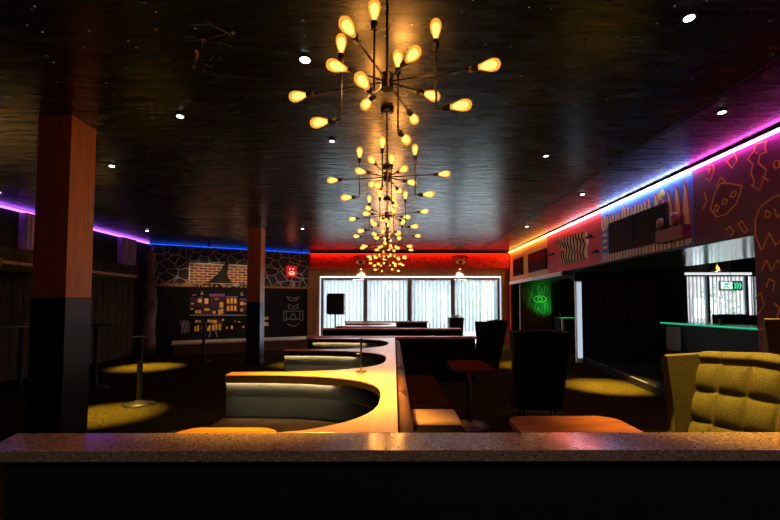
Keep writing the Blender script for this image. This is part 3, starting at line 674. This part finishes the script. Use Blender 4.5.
# ------------------------------------------------------------------ booth divider with scalloped cap
def superU(cx, cy, a, b, n=2.8, N=26, flip=False):
    pts = []
    for i in range(N+1):
        th = PI/2 - PI*i/N; c_, s_ = math.cos(th), math.sin(th)
        pts.append((cx+a*abs(c_)**(2/n), cy+b*(abs(s_)**(2/n))*(1 if s_>=0 else -1)))
    return pts    # from far-left round the right end to near-left
def divider(cavs, y_start, y_end, xr, tip, inset=0, xl=-.09):
    # cavs: list of (y0,y1); polygon counter-clockwise from the right front corner
    poly = [(xr-inset, y_start+inset), (xr-inset, y_end-inset)]
    cur = y_end
    poly.append((tip+inset, y_end-inset))
    for (c0,c1) in sorted(cavs, reverse=True):
        U = superU(tip, (c0+c1)/2, xl-tip+inset, (c1-c0)/2+inset)
        U = [(max(tip+inset,p[0]), p[1]) for p in U]
        if c0 < y_start+inset:
            poly += [p for p in U if p[1] > y_start+inset]
            poly.append((poly[-1][0]-.12, y_start+inset)); return poly
        poly += U
    poly.append((tip+inset, y_start+inset))
    return poly
cavA = [(1.82,3.54),(3.68,5.41),(5.54,7.30)]
edge_m = mat('dark_cap_edge',(.018,.010,.005),.6,spec=.1,var=.2)
t = thing('booth_divider','long booth divider with scalloped golden top running from the stone ledge','booth divider',(-.4,4.7,0))
MB().prism(divider(cavA,1.945,7.55,.02,-1.48),.807,.82).build('scalloped_top', cap_wood, t, bevel=.003)
MB().prism(divider(cavA,1.948,7.547,.02,-1.48,.002),.762,.807).build('edge_band', edge_m, t)
MB().prism(divider(cavA,1.96,7.53,.02,-1.48,.035),0,.762).build('divider_body', booth_body, t)
strips = MB()
for (c0,c1) in cavA:
    cy = (c0+c1)/2; pa_ = [p for p in superU(-1.48,cy,1.39,(c1-c0)/2) if p[1] > 2.05 or c0 > 2]; 
    N = len(pa_); g = []
    off = [(.0,.45),(.003,.752),(-.002,.75),(-.008,.735),(-.006,.68),(.004,.60),(.010,.50),(.010,.45)]
    for i,(x,y) in enumerate(pa_):
        a = Vector(pa_[max(0,i-1)]); b = Vector(pa_[min(N-1,i+1)]); d = (b-a).normalized(); nn = Vector((-d.y,d.x))   # outward normal
        if nn.dot(Vector((x+1.48,y-cy))) < 0: nn = -nn
        g.append([(x+nn.x*(.03+o),y+nn.y*(.03+o),z) for o,z in off])
    m_ = MB().grid(g, True, True); m_.add(g[0],[list(range(8))]); m_.add(g[-1],[list(range(8))[::-1]])
    m_.build('booth_backrest', booth_fabric, t)
    g = []
    for i,(x,y) in enumerate(pa_):
        a = Vector(pa_[max(0,i-1)]); b = Vector(pa_[min(N-1,i+1)]); d = (b-a).normalized(); nn = Vector((-d.y,d.x))
        if nn.dot(Vector((x+1.48,y-cy))) < 0: nn = -nn
        g.append([(x+nn.x*o,y+nn.y*o,z) for o,z in ((.02,.0),(.02,.44),(-.06,.452),(-.40,.45),(-.43,.42),(-.42,.30),(-.34,.0))])
    m_ = MB().grid(g, True, True); m_.add(g[0],[list(range(7))]); m_.add(g[-1],[list(range(7))[::-1]])
    m_.build('booth_seat', leather_dark, t)
for k,(c0,c1) in enumerate(cavA):
    P_ = [p for p in superU(-1.48,(c0+c1)/2,1.39,(c1-c0)/2,N=60) if p[1] > (c0+c1)/2 and p[0] < -.42]
    lip, led = MB(), MB()
    for a,b in zip(P_[:-1],P_[1:]):
        a = Vector(a); b = Vector(b); d = (b-a).normalized(); n_ = Vector((-d.y,d.x))
        if n_.y < 0: n_ = -n_
        for mb_,o0,o1,z0,z1 in ((lip,.0,.003,.745,.762),(led,.006,.018,.752,.760)):
            if mb_ is led and b.x > -.5: continue
            mb_.prism([tuple(a+n_*o0),tuple(b+n_*o0),tuple(b+n_*o1),tuple(a+n_*o1)],z0,z1)
    lip.build('lip', edge_m, t)
    led.build('under_cap_light', emit('booth_strip',(1,.80,.45),600), t)
# crosswise ends of the divider
def cross(name, lab, x0,x1,y0,y1,z, face=leather_dark, cap=None):
    t = thing(name, lab, 'booth divider', ((x0+x1)/2,(y0+y1)/2,0), 'crosswise booth dividers')
    B(x0,x1,y0,y1,z-.045,z).build('top_rail', cap or frame_wood, t, bevel=.006)
    B(x0+.03,x1-.03,y0+.02,y1-.02,0,z-.045).build('divider_panel', face, t, bevel=.01)
    return t
cross('cross_divider','nearest crosswise booth divider behind the small round-cornered table',-1.66,1.56,7.56,7.82,.83)
cross('cross_divider','middle crosswise booth divider in front of the back window',-1.82,1.70,10.1,10.35,.84)
cross('cross_divider','farthest crosswise booth divider, with taller back, before the back window',-1.56,1.08,12.6,12.85,.92)
t = thing('booth_divider','far scalloped booth divider between the last two crosswise dividers','booth divider',(-.5,11.4,0))
MB().prism(divider([(10.75,12.2)],10.37,12.58,.06,-1.5),.83,.88).build('scalloped_top', cap_wood, t)
MB().prism(divider([(10.75,12.2)],10.38,12.57,.06,-1.5,.035),0,.83).build('divider_body', booth_body, t)
# slim metal post on the cap
p = at_z(361,372,.82)
t = thing('metal_post','slim chrome post standing on the golden divider top','post',(p.x,p.y,.82))
MB().lathe([(.05,0),(.05,.008),(.02,.014)],16,(p.x,p.y,.82)).build('base_plate', chrome, t)
MB().cyl((p.x,p.y,.83),(p.x,p.y,1.10),.011,.009).cyl((p.x,p.y,1.10),(p.x,p.y,1.125),.016,.012).build('stem', chrome, t)
MB().cyl((p.x-.045,p.y,.985),(p.x,p.y,.985),.009).build('hook', chrome, t)

# bench along the right side of the divider
t = thing('bench','brown leather bench along the right side of the golden divider','bench',(.3,4.7,0))
def pad(y0,y1,m):
    prof = [(.025,.44),(.025,.77),(.04,.785),(.07,.79),(.10,.77),(.135,.6),(.15,.46)]
    n = 9; g = []
    for i in range(n):
        u = i/(n-1); yy = y0+(y1-y0)*u; q = 1-abs(2*u-1)**8*.5
        g.append([(.025+(a-.025)*(q if a>.03 else 1), yy, z-(1-q)*.02) for a,z in prof])
    m_ = MB().grid(g,True,True); m_.add(g[0],[list(range(7))]); m_.add(g[-1],[list(range(7))[::-1]]); return m_.build('backrest', m, t)
pad(1.97,3.05,leather); pad(3.07,4.15,leather); pad(4.22,5.8,leather); pad(5.83,7.5,leather)
def seatpad(y0,y1,m,lab=None,z=.46):
    o = B(.15,.56,y0,y1,z-.12,z).build('seat_cushion', m, t, bevel=.025, seg=3)
    if lab: o['label'] = lab
seatpad(1.98,3.30,leather_dark); seatpad(3.32,3.74,tan,'pale tan seat cushion',.475); seatpad(3.90,5.6,mat('brown_seat_leather',(.045,.018,.006),.9,spec=.0,var=.4,scale=5)); seatpad(5.63,7.45,leather_dark)
B(.03,.50,1.98,7.5,0,.335).build('bench_base', booth_body, t)

# ------------------------------------------------------------------ tables
def rrect(x0,x1,y0,y1,r,n=6):
    pts = []
    for cx,cy,a0 in ((x1-r,y1-r,0),(x0+r,y1-r,PI/2),(x0+r,y0+r,PI),(x1-r,y0+r,1.5*PI)):
        pts += [(cx+r*math.cos(a0+PI/2*k/n),cy+r*math.sin(a0+PI/2*k/n)) for k in range(n+1)]
    return pts
def table(x0,x1,y0,y1,z,lab,m=table_wood,r=.12):
    cx,cy = (x0+x1)/2,(y0+y1)/2; t = thing('pedestal_table',lab,'table',(cx,cy,0),'wooden pedestal tables by the booths')
    MB().prism(rrect(x0,x1,y0,y1,r),z-.032,z).build('table_top', m, t, bevel=.004)
    MB().cyl((cx,cy,.03),(cx,cy,z-.06),.035,.035,16).build('pedestal', chrome, t)
    MB().lathe([(.22,0),(.22,.012),(.08,.03),(.04,.05)],24,(cx,cy,0)).build('base', mat('grey_base_metal',(.10,.10,.10),.4,metal=.8,var=.1), t)
    B(cx-.15,cx+.15,cy-.04,cy+.04,z-.055,z-.032).build('bracket', black_metal, t)
    return t
table(.71,1.40,1.99,2.60,.72,'orange wooden table by the green armchair, half hidden behind the stone ledge')
table(.66,1.13,4.42,5.18,.72,'small round-cornered wooden table beside the brown bench', wood('dark_table_timber',(.09,.02,.008),(.05,.012,.005),.6,sc_=(.9,14,14),spec=.0))
table(-1.26,-.66,1.96,2.42,.70,'wooden table in the nearest left booth, just behind the stone ledge', r=.14)

# high bar tables and slim posts at left
def table_or_post(x,y,lab,rt=.34,zt=1.093,tm=None):
    t = thing('table_or_post',lab,'table',(x,y,0),'black high tables on the left')
    MB().lathe([(rt-.03,0),(rt,.005),(rt,.022),(rt-.03,.028)],32,(x,y,zt-.028)).build('table_top', tm or mat('gloss_black_top',(.008,.009,.009),.45,spec=.2,var=.1), t)
    MB().cyl((x,y,.02),(x,y,zt-.028),.035,.035,14).build('pole', black, t)
    MB().lathe([(.21,0),(.21,.012),(.09,.03),(.04,.06)],24,(x,y,0)).build('base', mat('dark_base_metal',(.01,.01,.01),.5,spec=.2,var=.1), t)
table_or_post(-3.68,5.84,'black post standing right of the near pillar in a pool of light', .10, .98)  # slim post, built as a table with a tiny top
table_or_post(-5.15,6.95,'black high table just visible at the right edge of the near pillar')
table_or_post(-6.26,6.75,'black high table at the far left edge of the room', tm=mat('green_glass_top',(.22,.42,.38),.2,var=.1))
table_or_post(-4.78,10.1,'black post farthest away, before the painted wall', .14, 1.0)  # another slim post made from the same base, pole and top
t = thing('ashtray','small pale dish on the high table at the far left','dish',(-6.05,6.7,1.093))
MB().lathe([(.05,0),(.09,.012),(.10,.035),(.085,.035),(.06,.014)],16,(-6.05,6.7,1.0935)).build('bowl', mat('pale_glass',(.4,.5,.5),.15,var=.1), t)

# ------------------------------------------------------------------ wing armchairs
def wing_chair(m, mc, label):
    t = thing('wing_armchair', label, 'armchair', (0,0,0))
    # shell: path in plan, u from left wing tip round the back to the right wing tip
    HT = 1.13
    def path(z):
        k = z/HT; w = .32+.035*k; yb = .03+.31*k; yf = -.24+.24*min(1,max(0,(k-.25)/.3))-.035*max(0,(k-.55)/.45)
        P = []; r = .09
        P += [(-w-.01*k, yf),(-w, yf+(yb-yf)*.4),(-w, yb-r)]
        P += [(-w+r-r*math.cos(a), yb-r+r*math.sin(a)) for a in (PI/6,PI/3,PI/2)]
        P += [(-w*.33,yb+.01),(0,yb+.015),(w*.33,yb+.01)]
        P += [(w-r+r*math.sin(a), yb-r+r*math.cos(a)) for a in (0,PI/6,PI/3)]
        P += [(w, yb-r),(w, yf+(yb-yf)*.4),(w+.01*k, yf)]
        return P
    zs = [.14,.3,.45,.6,.75,.9,1.02,1.10,HT]
    outer = [[Vector((x,y,z-(.03*abs(x)/.36 if z>1 else 0))) for x,y in path(z)] for z in zs]
    th = .045
    def inset(P,z):
        n = len(P); Q = []
        for i in range(n):
            a = Vector(P[max(0,i-1)]); b = Vector(P[min(n-1,i+1)]); d = (b-a).normalized(); nn = Vector((d.y,-d.x)); Q.append(Vector((P[i][0]+nn.x*th, P[i][1]+nn.y*th, z-(.03*abs(P[i][0])/.36 if z>1 else 0))))
        return Q
    inner = [inset(path(z),z) for z in zs]
    m_ = MB().grid(outer).grid([r[::-1] for r in inner])
    top = [v+Vector((0,0,.012)) for v in [ (a+b)/2 for a,b in zip(outer[-1],inner[-1])]]
    m_.grid([outer[-1], top, inner[-1]]); m_.grid([outer[0], inner[0]])
    m_.grid([[r[0] for r in outer],[r[0] for r in inner]]); m_.grid([[r[-1] for r in outer],[r[-1] for r in inner]])
    m_.build('backrest_shell', m, t)
    # tufted inner back
    nu, nv = 64, 64; g = []
    cols, rows = 4, 4
    for i in range(nu+1):
        u = i/nu; row = []
        for j in range(nv+1):
            v = j/nv; z = .47+v*.68; w = .268+.035*(z/HT); x = (2*u-1)*w; yb = -.035+.31*(z/HT)
            vr = v/.90*3
            bu = (abs(math.sin(PI*(u*cols+.25)))+1e-4)**.35
            b = bu*(abs(math.sin(PI*vr))+1e-4)**.38 if v < .90 else (.35+.65*bu)*(abs(math.sin(PI*(v-.90)/.10*.96+.04)))**.5
            row.append(Vector((x, yb-.015-.05*b, z-(.03*abs(x)/.36)*v)))
        g.append(row)
    m_ = MB().grid(g); bk = [[p+Vector((0,max(0,.0)+.10-(0),0)) for p in r] for r in g]
    ed = g[0]+[r[-1] for r in g[1:]]+g[-1][::-1][1:]+[r[0] for r in g[::-1]][1:-1]
    eb = [Vector((p.x,-.01+.31*(p.z/HT),p.z)) for p in ed]; m_.grid([ed,eb],True,True)
    m_.build('tufted_back_cushion', mc, t)
    B(-.235,.235,-.28,.09,.36,.47).build('seat_cushion', mc, t, bevel=.035, seg=3)
    B(-.25,.25,-.22,.09,.14,.36).build('seat_base', m, t, bevel=.015)
    for sx in (-1,1):
        for y in (-.17,.06): MB().cyl((sx*.22,y,0),(sx*.2,y,.14),.014,.022).build('leg', black_metal, t)
    return t
tweed2 = mat('shaded_olive_tweed', (.07,.064,.020), .95, spec=.08, col2=(.035,.03,.01), scale=160, bump=.35, bscale=220, detail=2)  # shell's darker copy of the cushion tweed, shade put into the colour
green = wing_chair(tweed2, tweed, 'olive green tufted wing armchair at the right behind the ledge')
green.location = (2.0,2.39,0); green.rotation_euler = (0,0,-PI/2+.34); green.scale = (1.12,1.12,.985)
blk = wing_chair(dark_tweed, dark_tweed, 'large black wing armchair seen from behind, centre right'); blk['group'] = 'black wing armchairs'
blk.scale = (.92,1,1); blk.location = (1.80,5.05,0); blk.rotation_euler = (0,0,PI-.12)
c = copy_tree(blk); c['label'] = 'black wing armchair silhouetted against the right end of the back window'; c.scale = (.80,1,1.0); c.location = (1.86,8.0,0); c.rotation_euler = (0,0,PI+.5)
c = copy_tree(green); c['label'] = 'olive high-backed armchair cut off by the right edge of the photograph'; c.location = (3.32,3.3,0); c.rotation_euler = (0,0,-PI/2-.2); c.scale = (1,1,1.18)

# ------------------------------------------------------------------ items before the back window
t = thing('planter','tall black tapered planter with a small plant before the back window','planter',(pxX(455.5,13.2),13.2,0))
X = pxX(455.5,13.2)
m_ = MB(); r = [(.17,0),(.24,1.02)]
m_.add([(X-.17,13.03,0),(X+.17,13.03,0),(X+.17,13.37,0),(X-.17,13.37,0),(X-.24,12.96,1.02),(X+.24,12.96,1.02),(X+.24,13.44,1.02),(X-.24,13.44,1.02)],[(3,2,1,0),(4,5,6,7),(0,1,5,4),(1,2,6,5),(2,3,7,6),(3,0,4,7)])
m_.build('pot', black, t, bevel=.01)
m_ = MB(); rr = random.Random(5)
for k in range(80):
    a = rr.uniform(0,2*PI); q = rr.uniform(0,.18); c0 = Vector((X+q*math.cos(a),13.2+q*math.sin(a),1.02)); d = Vector((math.cos(a)*.3,math.sin(a)*.3,1)).normalized()*rr.uniform(.05,.14); s_ = Vector((-math.sin(a),math.cos(a),0))*.015
    m_.add([c0-s_,c0+s_,c0+d],[(0,1,2)])
m_.build('plant', mat('yellow_green_leaf',(.25,.32,.08),.6,var=.3), t)
X = pxX(335.5,13.3); zt_ = CAMZ+(305-293.5)/F*13.3; zb = CAMZ+(305-314.5)/F*13.3
t = thing('loudspeaker','black loudspeaker on a thin pole before the left window pane','speaker',(X,13.3,0))
hw = 8.6/F*13.3
MB().slab([(X-hw,13.2,zb+.06),(X-hw+.06,13.2,zb),(X+hw,13.2,zb),(X+hw,13.2,zt_),(X-hw+.06,13.2,zt_),(X-hw,13.2,zt_-.06)],(0,1,0),.3).build('cabinet', black, t, bevel=.01)
MB().cyl((X+.1,13.2,zt_-.3),(X+.1,13.19,zt_-.3),.02).build('badge', mat('grey_badge',(.4,.4,.4),.4,var=.1), t)
MB().cyl((X,13.35,0),(X,13.35,zb),.02).build('pole', black_metal, t)
MB().lathe([(.22,0),(.22,.015),(.03,.04)],20,(X,13.35,0)).build('base', black_metal, t)
# white column under the bulkhead
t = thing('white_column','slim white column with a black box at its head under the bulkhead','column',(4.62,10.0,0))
B(4.55,4.68,9.98,10.1,.0,2.03).build('shaft', mat('white_column_paint',(.75,.8,.85),.5,var=.1), t, bevel=.006)
B(4.50,4.72,9.93,10.15,2.03,SZ-.001).build('head_box', black, t, bevel=.01)
# second counter behind, with green edge
B(4.56,4.67,9.955,9.979,.12,2.0).build('column_glow', emit('added_white_glow',(.62,.78,.95),.75), t)  # glowing face added over the shaft to make the column bright
t = thing('back_counter','dark counter with thin green glowing edge beyond the white column','counter',(5.6,12.3,0))
B(5.0,6.1,12.1,12.5,0,1.03).build('body', darkwall, t)
B(4.95,6.15,12.04,12.52,1.03,1.06).build('top', black, t)
B(4.95,6.15,12.025,12.04,1.035,1.055).build('edge_light', emit('green_edge',(.02,.9,.25),.55), t)
B(5.02,5.10,12.0,12.04,.55,1.03).build('white_leg', mat('white_column_paint2',(.6,.65,.7),.5,var=.1), t)

# ------------------------------------------------------------------ bar
t = thing('bar_counter','dark bar counter with green glowing top edge at the right','bar counter',(6.5,7.7,0))
B(6.10,6.75,6.55,9.0,.12,1.0).build('front_panel', mat('navy_panel',(.007,.011,.017),.5,spec=.2,var=.4,scale=3), t)
B(6.02,6.85,6.5,9.05,1.0,1.05).build('counter_top', mat('counter_gloss',(.05,.35,.22),.2,var=.2,scale=4), t, bevel=.006)
B(6.005,6.02,6.5,9.05,1.02,1.045).build('edge_light', emit('green_counter_edge',(.03,1,.5),.55), t)
B(6.06,6.10,8.5,8.95,.45,.95).build('grey_panel', mat('grey_blue_panel',(.14,.17,.20),.4,var=.3,scale=12), t)
lamp('bar_green_glow','SPOT',(6.0,7.8,2.2),8,(.05,1,.45),spot_size=1.6,spot_blend=.8,shadow_soft_size=.05,target=(6.4,7.8,0))
t = thing('bar_tap','small dark tap with green glow on the bar counter','tap',(6.3,7.75,1.05))
MB().cyl((6.3,7.75,1.05),(6.3,7.75,1.16),.02,.015).build('tap_body', mat('green_tap',(.05,.4,.15),.3,var=.1), t)
MB().cyl((6.3,7.75,1.15),(6.22,7.70,1.15),.012).build('spout', mat('green_tap2',(.05,.4,.15),.3,var=.1), t)
t = thing('cash_register','low dark till behind the bar counter','till',(6.9,7.3,.9))
t.location = (7.5,8.6,0)
B(6.95,8.05,8.4,8.9,0,1.05).build('cabinet', black, t, bevel=.01)
B(6.97,7.55,8.5,8.8,1.05,1.23).build('till', black, t, bevel=.02)
B(7.6,8.02,8.5,8.8,1.05,1.21).build('tray', black, t, bevel=.02)

# ------------------------------------------------------------------ downlights in the ceiling
dl = [(305,58,'brightest ceiling downlight, left of the nearest chandelier',150,.95),(689,16,'ceiling downlight near the top right corner',60,.8),(180,115,'ceiling downlight above right of the near pillar',50,.6),
      (332,140,'dim ceiling downlight left of the second chandelier',25,.6),(112,165,'ceiling downlight just right of the near pillar',230,.46),(722,111,'ceiling downlight near the right wall',50,.6),
      (582.5,193.5,'ceiling downlight over the red mural panel',420,.50),(527,226,'ceiling downlight toward the far right of the ceiling',150,.5),(147,230.5,'ceiling downlight near the corner where purple meets blue',330,.5),
      (302.5,228.5,'ceiling downlight right of the far pillar',120,.5),(546,155,'faint ceiling downlight right of the chandeliers',10,.5)]
for i,(px,py,lab,e,ang) in enumerate(dl):
    p = at_z(px,py,H-.004)
    t = thing('ceiling_downlight', lab, 'downlight', (p.x,p.y,H-.02), 'recessed ceiling downlights')
    MB().lathe([(.036,0),(.042,0),(.042,.018),(.036,.018)],20,(p.x,p.y,H-.018)).build('trim_ring', black_metal, t)
    MB().cyl((p.x,p.y,H-.022),(p.x,p.y,H-.018),.03 if i else .037,n=20).build('lens', emit('lens_%d'%(e>40),(1,.93,.82),14 if e>40 else 2.5), t)
    tg = {6:(3.75,7.1,0),4:(p.x,p.y+.05,0),8:(-5.7,9.3,0)}.get(i,(p.x,p.y,0))
    if i == 7: tg = (3.0,9.6,0)
    lamp('downlight_beam','SPOT',(p.x,p.y,H-.03),e*26,(1,.56,.09),spot_size=ang,spot_blend=1.0,shadow_soft_size=.03,target=tg)

for x,lab in ((-2.2,'added fill downlight behind the viewpoint, left'),(.6,'added fill downlight behind the viewpoint, centre'),(2.6,'added fill downlight behind the viewpoint, right')):  # unseen fill lights added to brighten the ledge front
    t = thing('ceiling_downlight', lab, 'downlight', (x,-.7,H-.02), 'recessed ceiling downlights')
    MB().lathe([(.036,0),(.042,0),(.042,.018),(.036,.018)],20,(x,-.7,H-.018)).build('trim_ring', black_metal, t)
    MB().cyl((x,-.7,H-.022),(x,-.7,H-.018),.03,n=20).build('lens', emit('lens_1',(1,.93,.82),14), t)
    lamp('downlight_beam','SPOT',(x,-.7,H-.03),70,(1,.93,.85),spot_size=2.3,spot_blend=1,shadow_soft_size=.03,target=(x,-.2,0))
for x,y,lab in ((-6.5,6.5,'added unseen downlight over the timber canopy, nearer'),(-6.5,8.3,'added unseen downlight over the timber canopy, farther')):  # added out of view to warm the ceiling reflection at far left
    t = thing('ceiling_downlight', lab, 'downlight', (x,y,H-.02), 'recessed ceiling downlights')
    MB().lathe([(.036,0),(.042,0),(.042,.018),(.036,.018)],20,(x,y,H-.018)).build('trim_ring', black_metal, t)
    MB().cyl((x,y,H-.022),(x,y,H-.018),.03,n=20).build('lens', emit('lens_1',(1,.93,.82),14), t)
    lamp('downlight_beam','SPOT',(x,y,H-.03),420,(1,.68,.22),spot_size=1.0,spot_blend=.6,shadow_soft_size=.03,target=(x,y,0))

# ------------------------------------------------------------------ chandeliers
bulb_m, nt, out = newmat('amber_bulb_glass')
tr = nt.nodes.new('ShaderNodeBsdfTransparent'); tr.inputs[0].default_value=(1,.72,.35,1); em = nt.nodes.new('ShaderNodeEmission'); em.inputs[0].default_value=(1,.36,.045,1); em.inputs[1].default_value=1.7
mx = nt.nodes.new('ShaderNodeMixShader'); mx.inputs[0].default_value=.5; L(nt,tr.outputs[0],mx.inputs[1]); L(nt,em.outputs[0],mx.inputs[2]); L(nt,mx.outputs[0],out.inputs[0])
fil_m = emit('filament_glow',(1,.56,.15),9)
ZH = 2.64; R_S, R_L, R_V = .21, .44, .265
def chandelier(label):
    t = thing('chandelier', label, 'chandelier', (0,0,0), 'row of spiky bulb chandeliers')
    z = 0
    MB().cyl((0,0,0),(0,0,H-ZH-.01),.007,n=8).build('drop_rod', black_metal, t)
    MB().lathe([(.06,0),(.065,.02),(.065,.03)],20,(0,0,H-ZH-.03)).build('canopy', black_metal, t)
    MB().cyl((0,0,-.04),(0,0,.04),.035,n=16).build('hub', black_metal, t)
    first = {}
    def socket_bulb(p, d):
        p = Vector(p); d = Vector(d).normalized()
        q = d.to_track_quat('Z','Y').to_euler()
        if 's' not in first:
            s_ = MB().lathe([(.010,-.002),(.017,.0),(.018,.04),(.014,.045)],12); o = s_.build('socket', black_metal, t); first['s'] = o
            b = MB().lathe([(.012,.0),(.014,.012),(.024,.04),(.031,.068),(.029,.09),(.019,.106),(.004,.112)],14).build('bulb', bulb_m, t); first['b'] = b
            f = MB().lathe([(.004,.012),(.012,.026),(.020,.055),(.019,.078),(.004,.094)],10).build('filament', fil_m, b); first['f'] = f
            for o2 in (o,b): o2.location = Vector((0,0,0))
            # shapes were built around the origin of the thing
        else:
            o = first['s'].copy(); COL.objects.link(o); o.parent = t
            b = first['b'].copy(); COL.objects.link(b); b.parent = t
            f = first['f'].copy(); COL.objects.link(f); f.parent = b
        o.location = p; o.rotation_euler = q
        b.location = p+d*.044; b.rotation_euler = q
    base = math.radians(164)
    for k in range(4):
        a = base-k*PI/2; d = Vector((math.cos(a),math.sin(a),0))
        RL, RV, RS = (R_L, R_V, .19) if k%2 == 0 else (.355, .205, .165)
        if k%2: a = a-math.radians(5); d = Vector((math.cos(a),math.sin(a),0))
        MB().cyl(d*.03,d*RL,.006,n=8).build('long_arm', black_metal, t)
        socket_bulb(d*RL, d)
        v = d*RV+Vector((-d.y,d.x,0))*.014
        MB().cyl(v+Vector((0,0,-.18)),v+Vector((0,0,.15)),.006,n=8).cyl(v+Vector((0,0,-.18)),v+Vector((0,0,-.18))+d*.03,.006,n=8).build('upright', black_metal, t)
        socket_bulb(v+Vector((0,0,.15)), (0,0,1)); socket_bulb(v+Vector((0,0,-.18))+d*.03, d)
        a2 = a+(PI/4 if k%2 == 0 else PI/4+.08); d2 = Vector((math.cos(a2),math.sin(a2),0))
        MB().cyl(d2*.03,d2*RS,.006,n=8).build('short_arm', black_metal, t)
        socket_bulb(d2*RS, d2)
    return t
ords = ['nearest and largest spiky chandelier of the row','second spiky chandelier from the camera','third spiky chandelier from the camera','fourth spiky chandelier from the camera','fifth spiky chandelier, before the red bulkhead','sixth spiky chandelier, low before the red bulkhead','farthest spiky chandelier, before the back window','added spiky chandelier above the view, lighting the ledge front']
ch0 = chandelier(ords[0])
CP = []
for i in range(8):
    o = ch0 if i == 0 else copy_tree(ch0); Y = 2.12+1.62*(i if i < 7 else -1)  # last copy is added above the view to light the ledge front
    o.location = ((387-VX)/F*Y, Y, ZH); o['label'] = ords[i]; CP.append(o.location.copy())
    if i: o.rotation_euler = (0,0,math.radians([0,6,-9,14,31,-20,45,3][i]))
    for k in range(4):
        a = math.radians(164-90*k+45); r = .26
        lamp('bulb_light','POINT',o.location+Vector((r*math.cos(a),r*math.sin(a),(-.16,.1)[k%2])),(5.2 if i < 7 else 1.4),(1,.36,.06),shadow_soft_size=.05)

# ------------------------------------------------------------------ wash spotlights added to brighten the painted wall
for s1,e1,c1_ in ((1.6,62,(1,.72,.42)),(2.7,62,(1,.72,.42)),(4.3,16,(1,.85,.8))):
    p = W(s1,3.2,1.3); t = thing('spotlight','small added wash spotlight %s' % {1.6:'aimed at the painted bricks',2.7:'aimed at the painted houses left of the far pillar',4.3:'aimed at the red sign'}[s1],'spotlight',p)
    MB().cyl(p,(p.x,p.y,H),.012).cyl(p+Vector((0,0,.03)),p-nw*.08-Vector((0,0,.06)),.035).build('housing', black_metal, t)
    lamp('spot_beam','SPOT',p-nw*.09-Vector((0,0,.07)),e1,c1_,spot_size=1.5,spot_blend=.9,shadow_soft_size=.03,target=W(s1,1.7,0))

# ------------------------------------------------------------------ daylight
w = bpy.data.worlds.new('daylight'); sc.world = w; w.use_nodes = True
bg = w.node_tree.nodes['Background']; bg.inputs[0].default_value = (.84,.93,1.0,1); bg.inputs[1].default_value = 15.0
# window portals
for (x0,x1,y,z0,z1) in ((wx0,wx1,BY+.16,0,wz),(bx0,bx1,12.14,.5,2.37)):
    l = bpy.data.lights.new('window_portal','AREA'); l.shape='RECTANGLE'; l.size=x1-x0; l.size_y=z1-z0; l.cycles.is_portal=True
    o = bpy.data.objects.new('window_portal',l); COL.objects.link(o); o.location=((x0+x1)/2,y,(z0+z1)/2); o.rotation_euler=(-PI/2,0,0)

sc.view_settings.view_transform = 'Standard'; sc.view_settings.look = 'None'; sc.view_settings.gamma = 1; sc.view_settings.exposure = 0; sc.view_settings.use_curve_mapping = False
cy = sc.cycles; cy.use_denoising = True; cy.use_light_tree = True; cy.max_bounces = 6; cy.diffuse_bounces = 3; cy.glossy_bounces = 3; cy.transparent_max_bounces = 12; cy.sample_clamp_indirect = 4; cy.caustics_reflective = False; cy.caustics_refractive = False
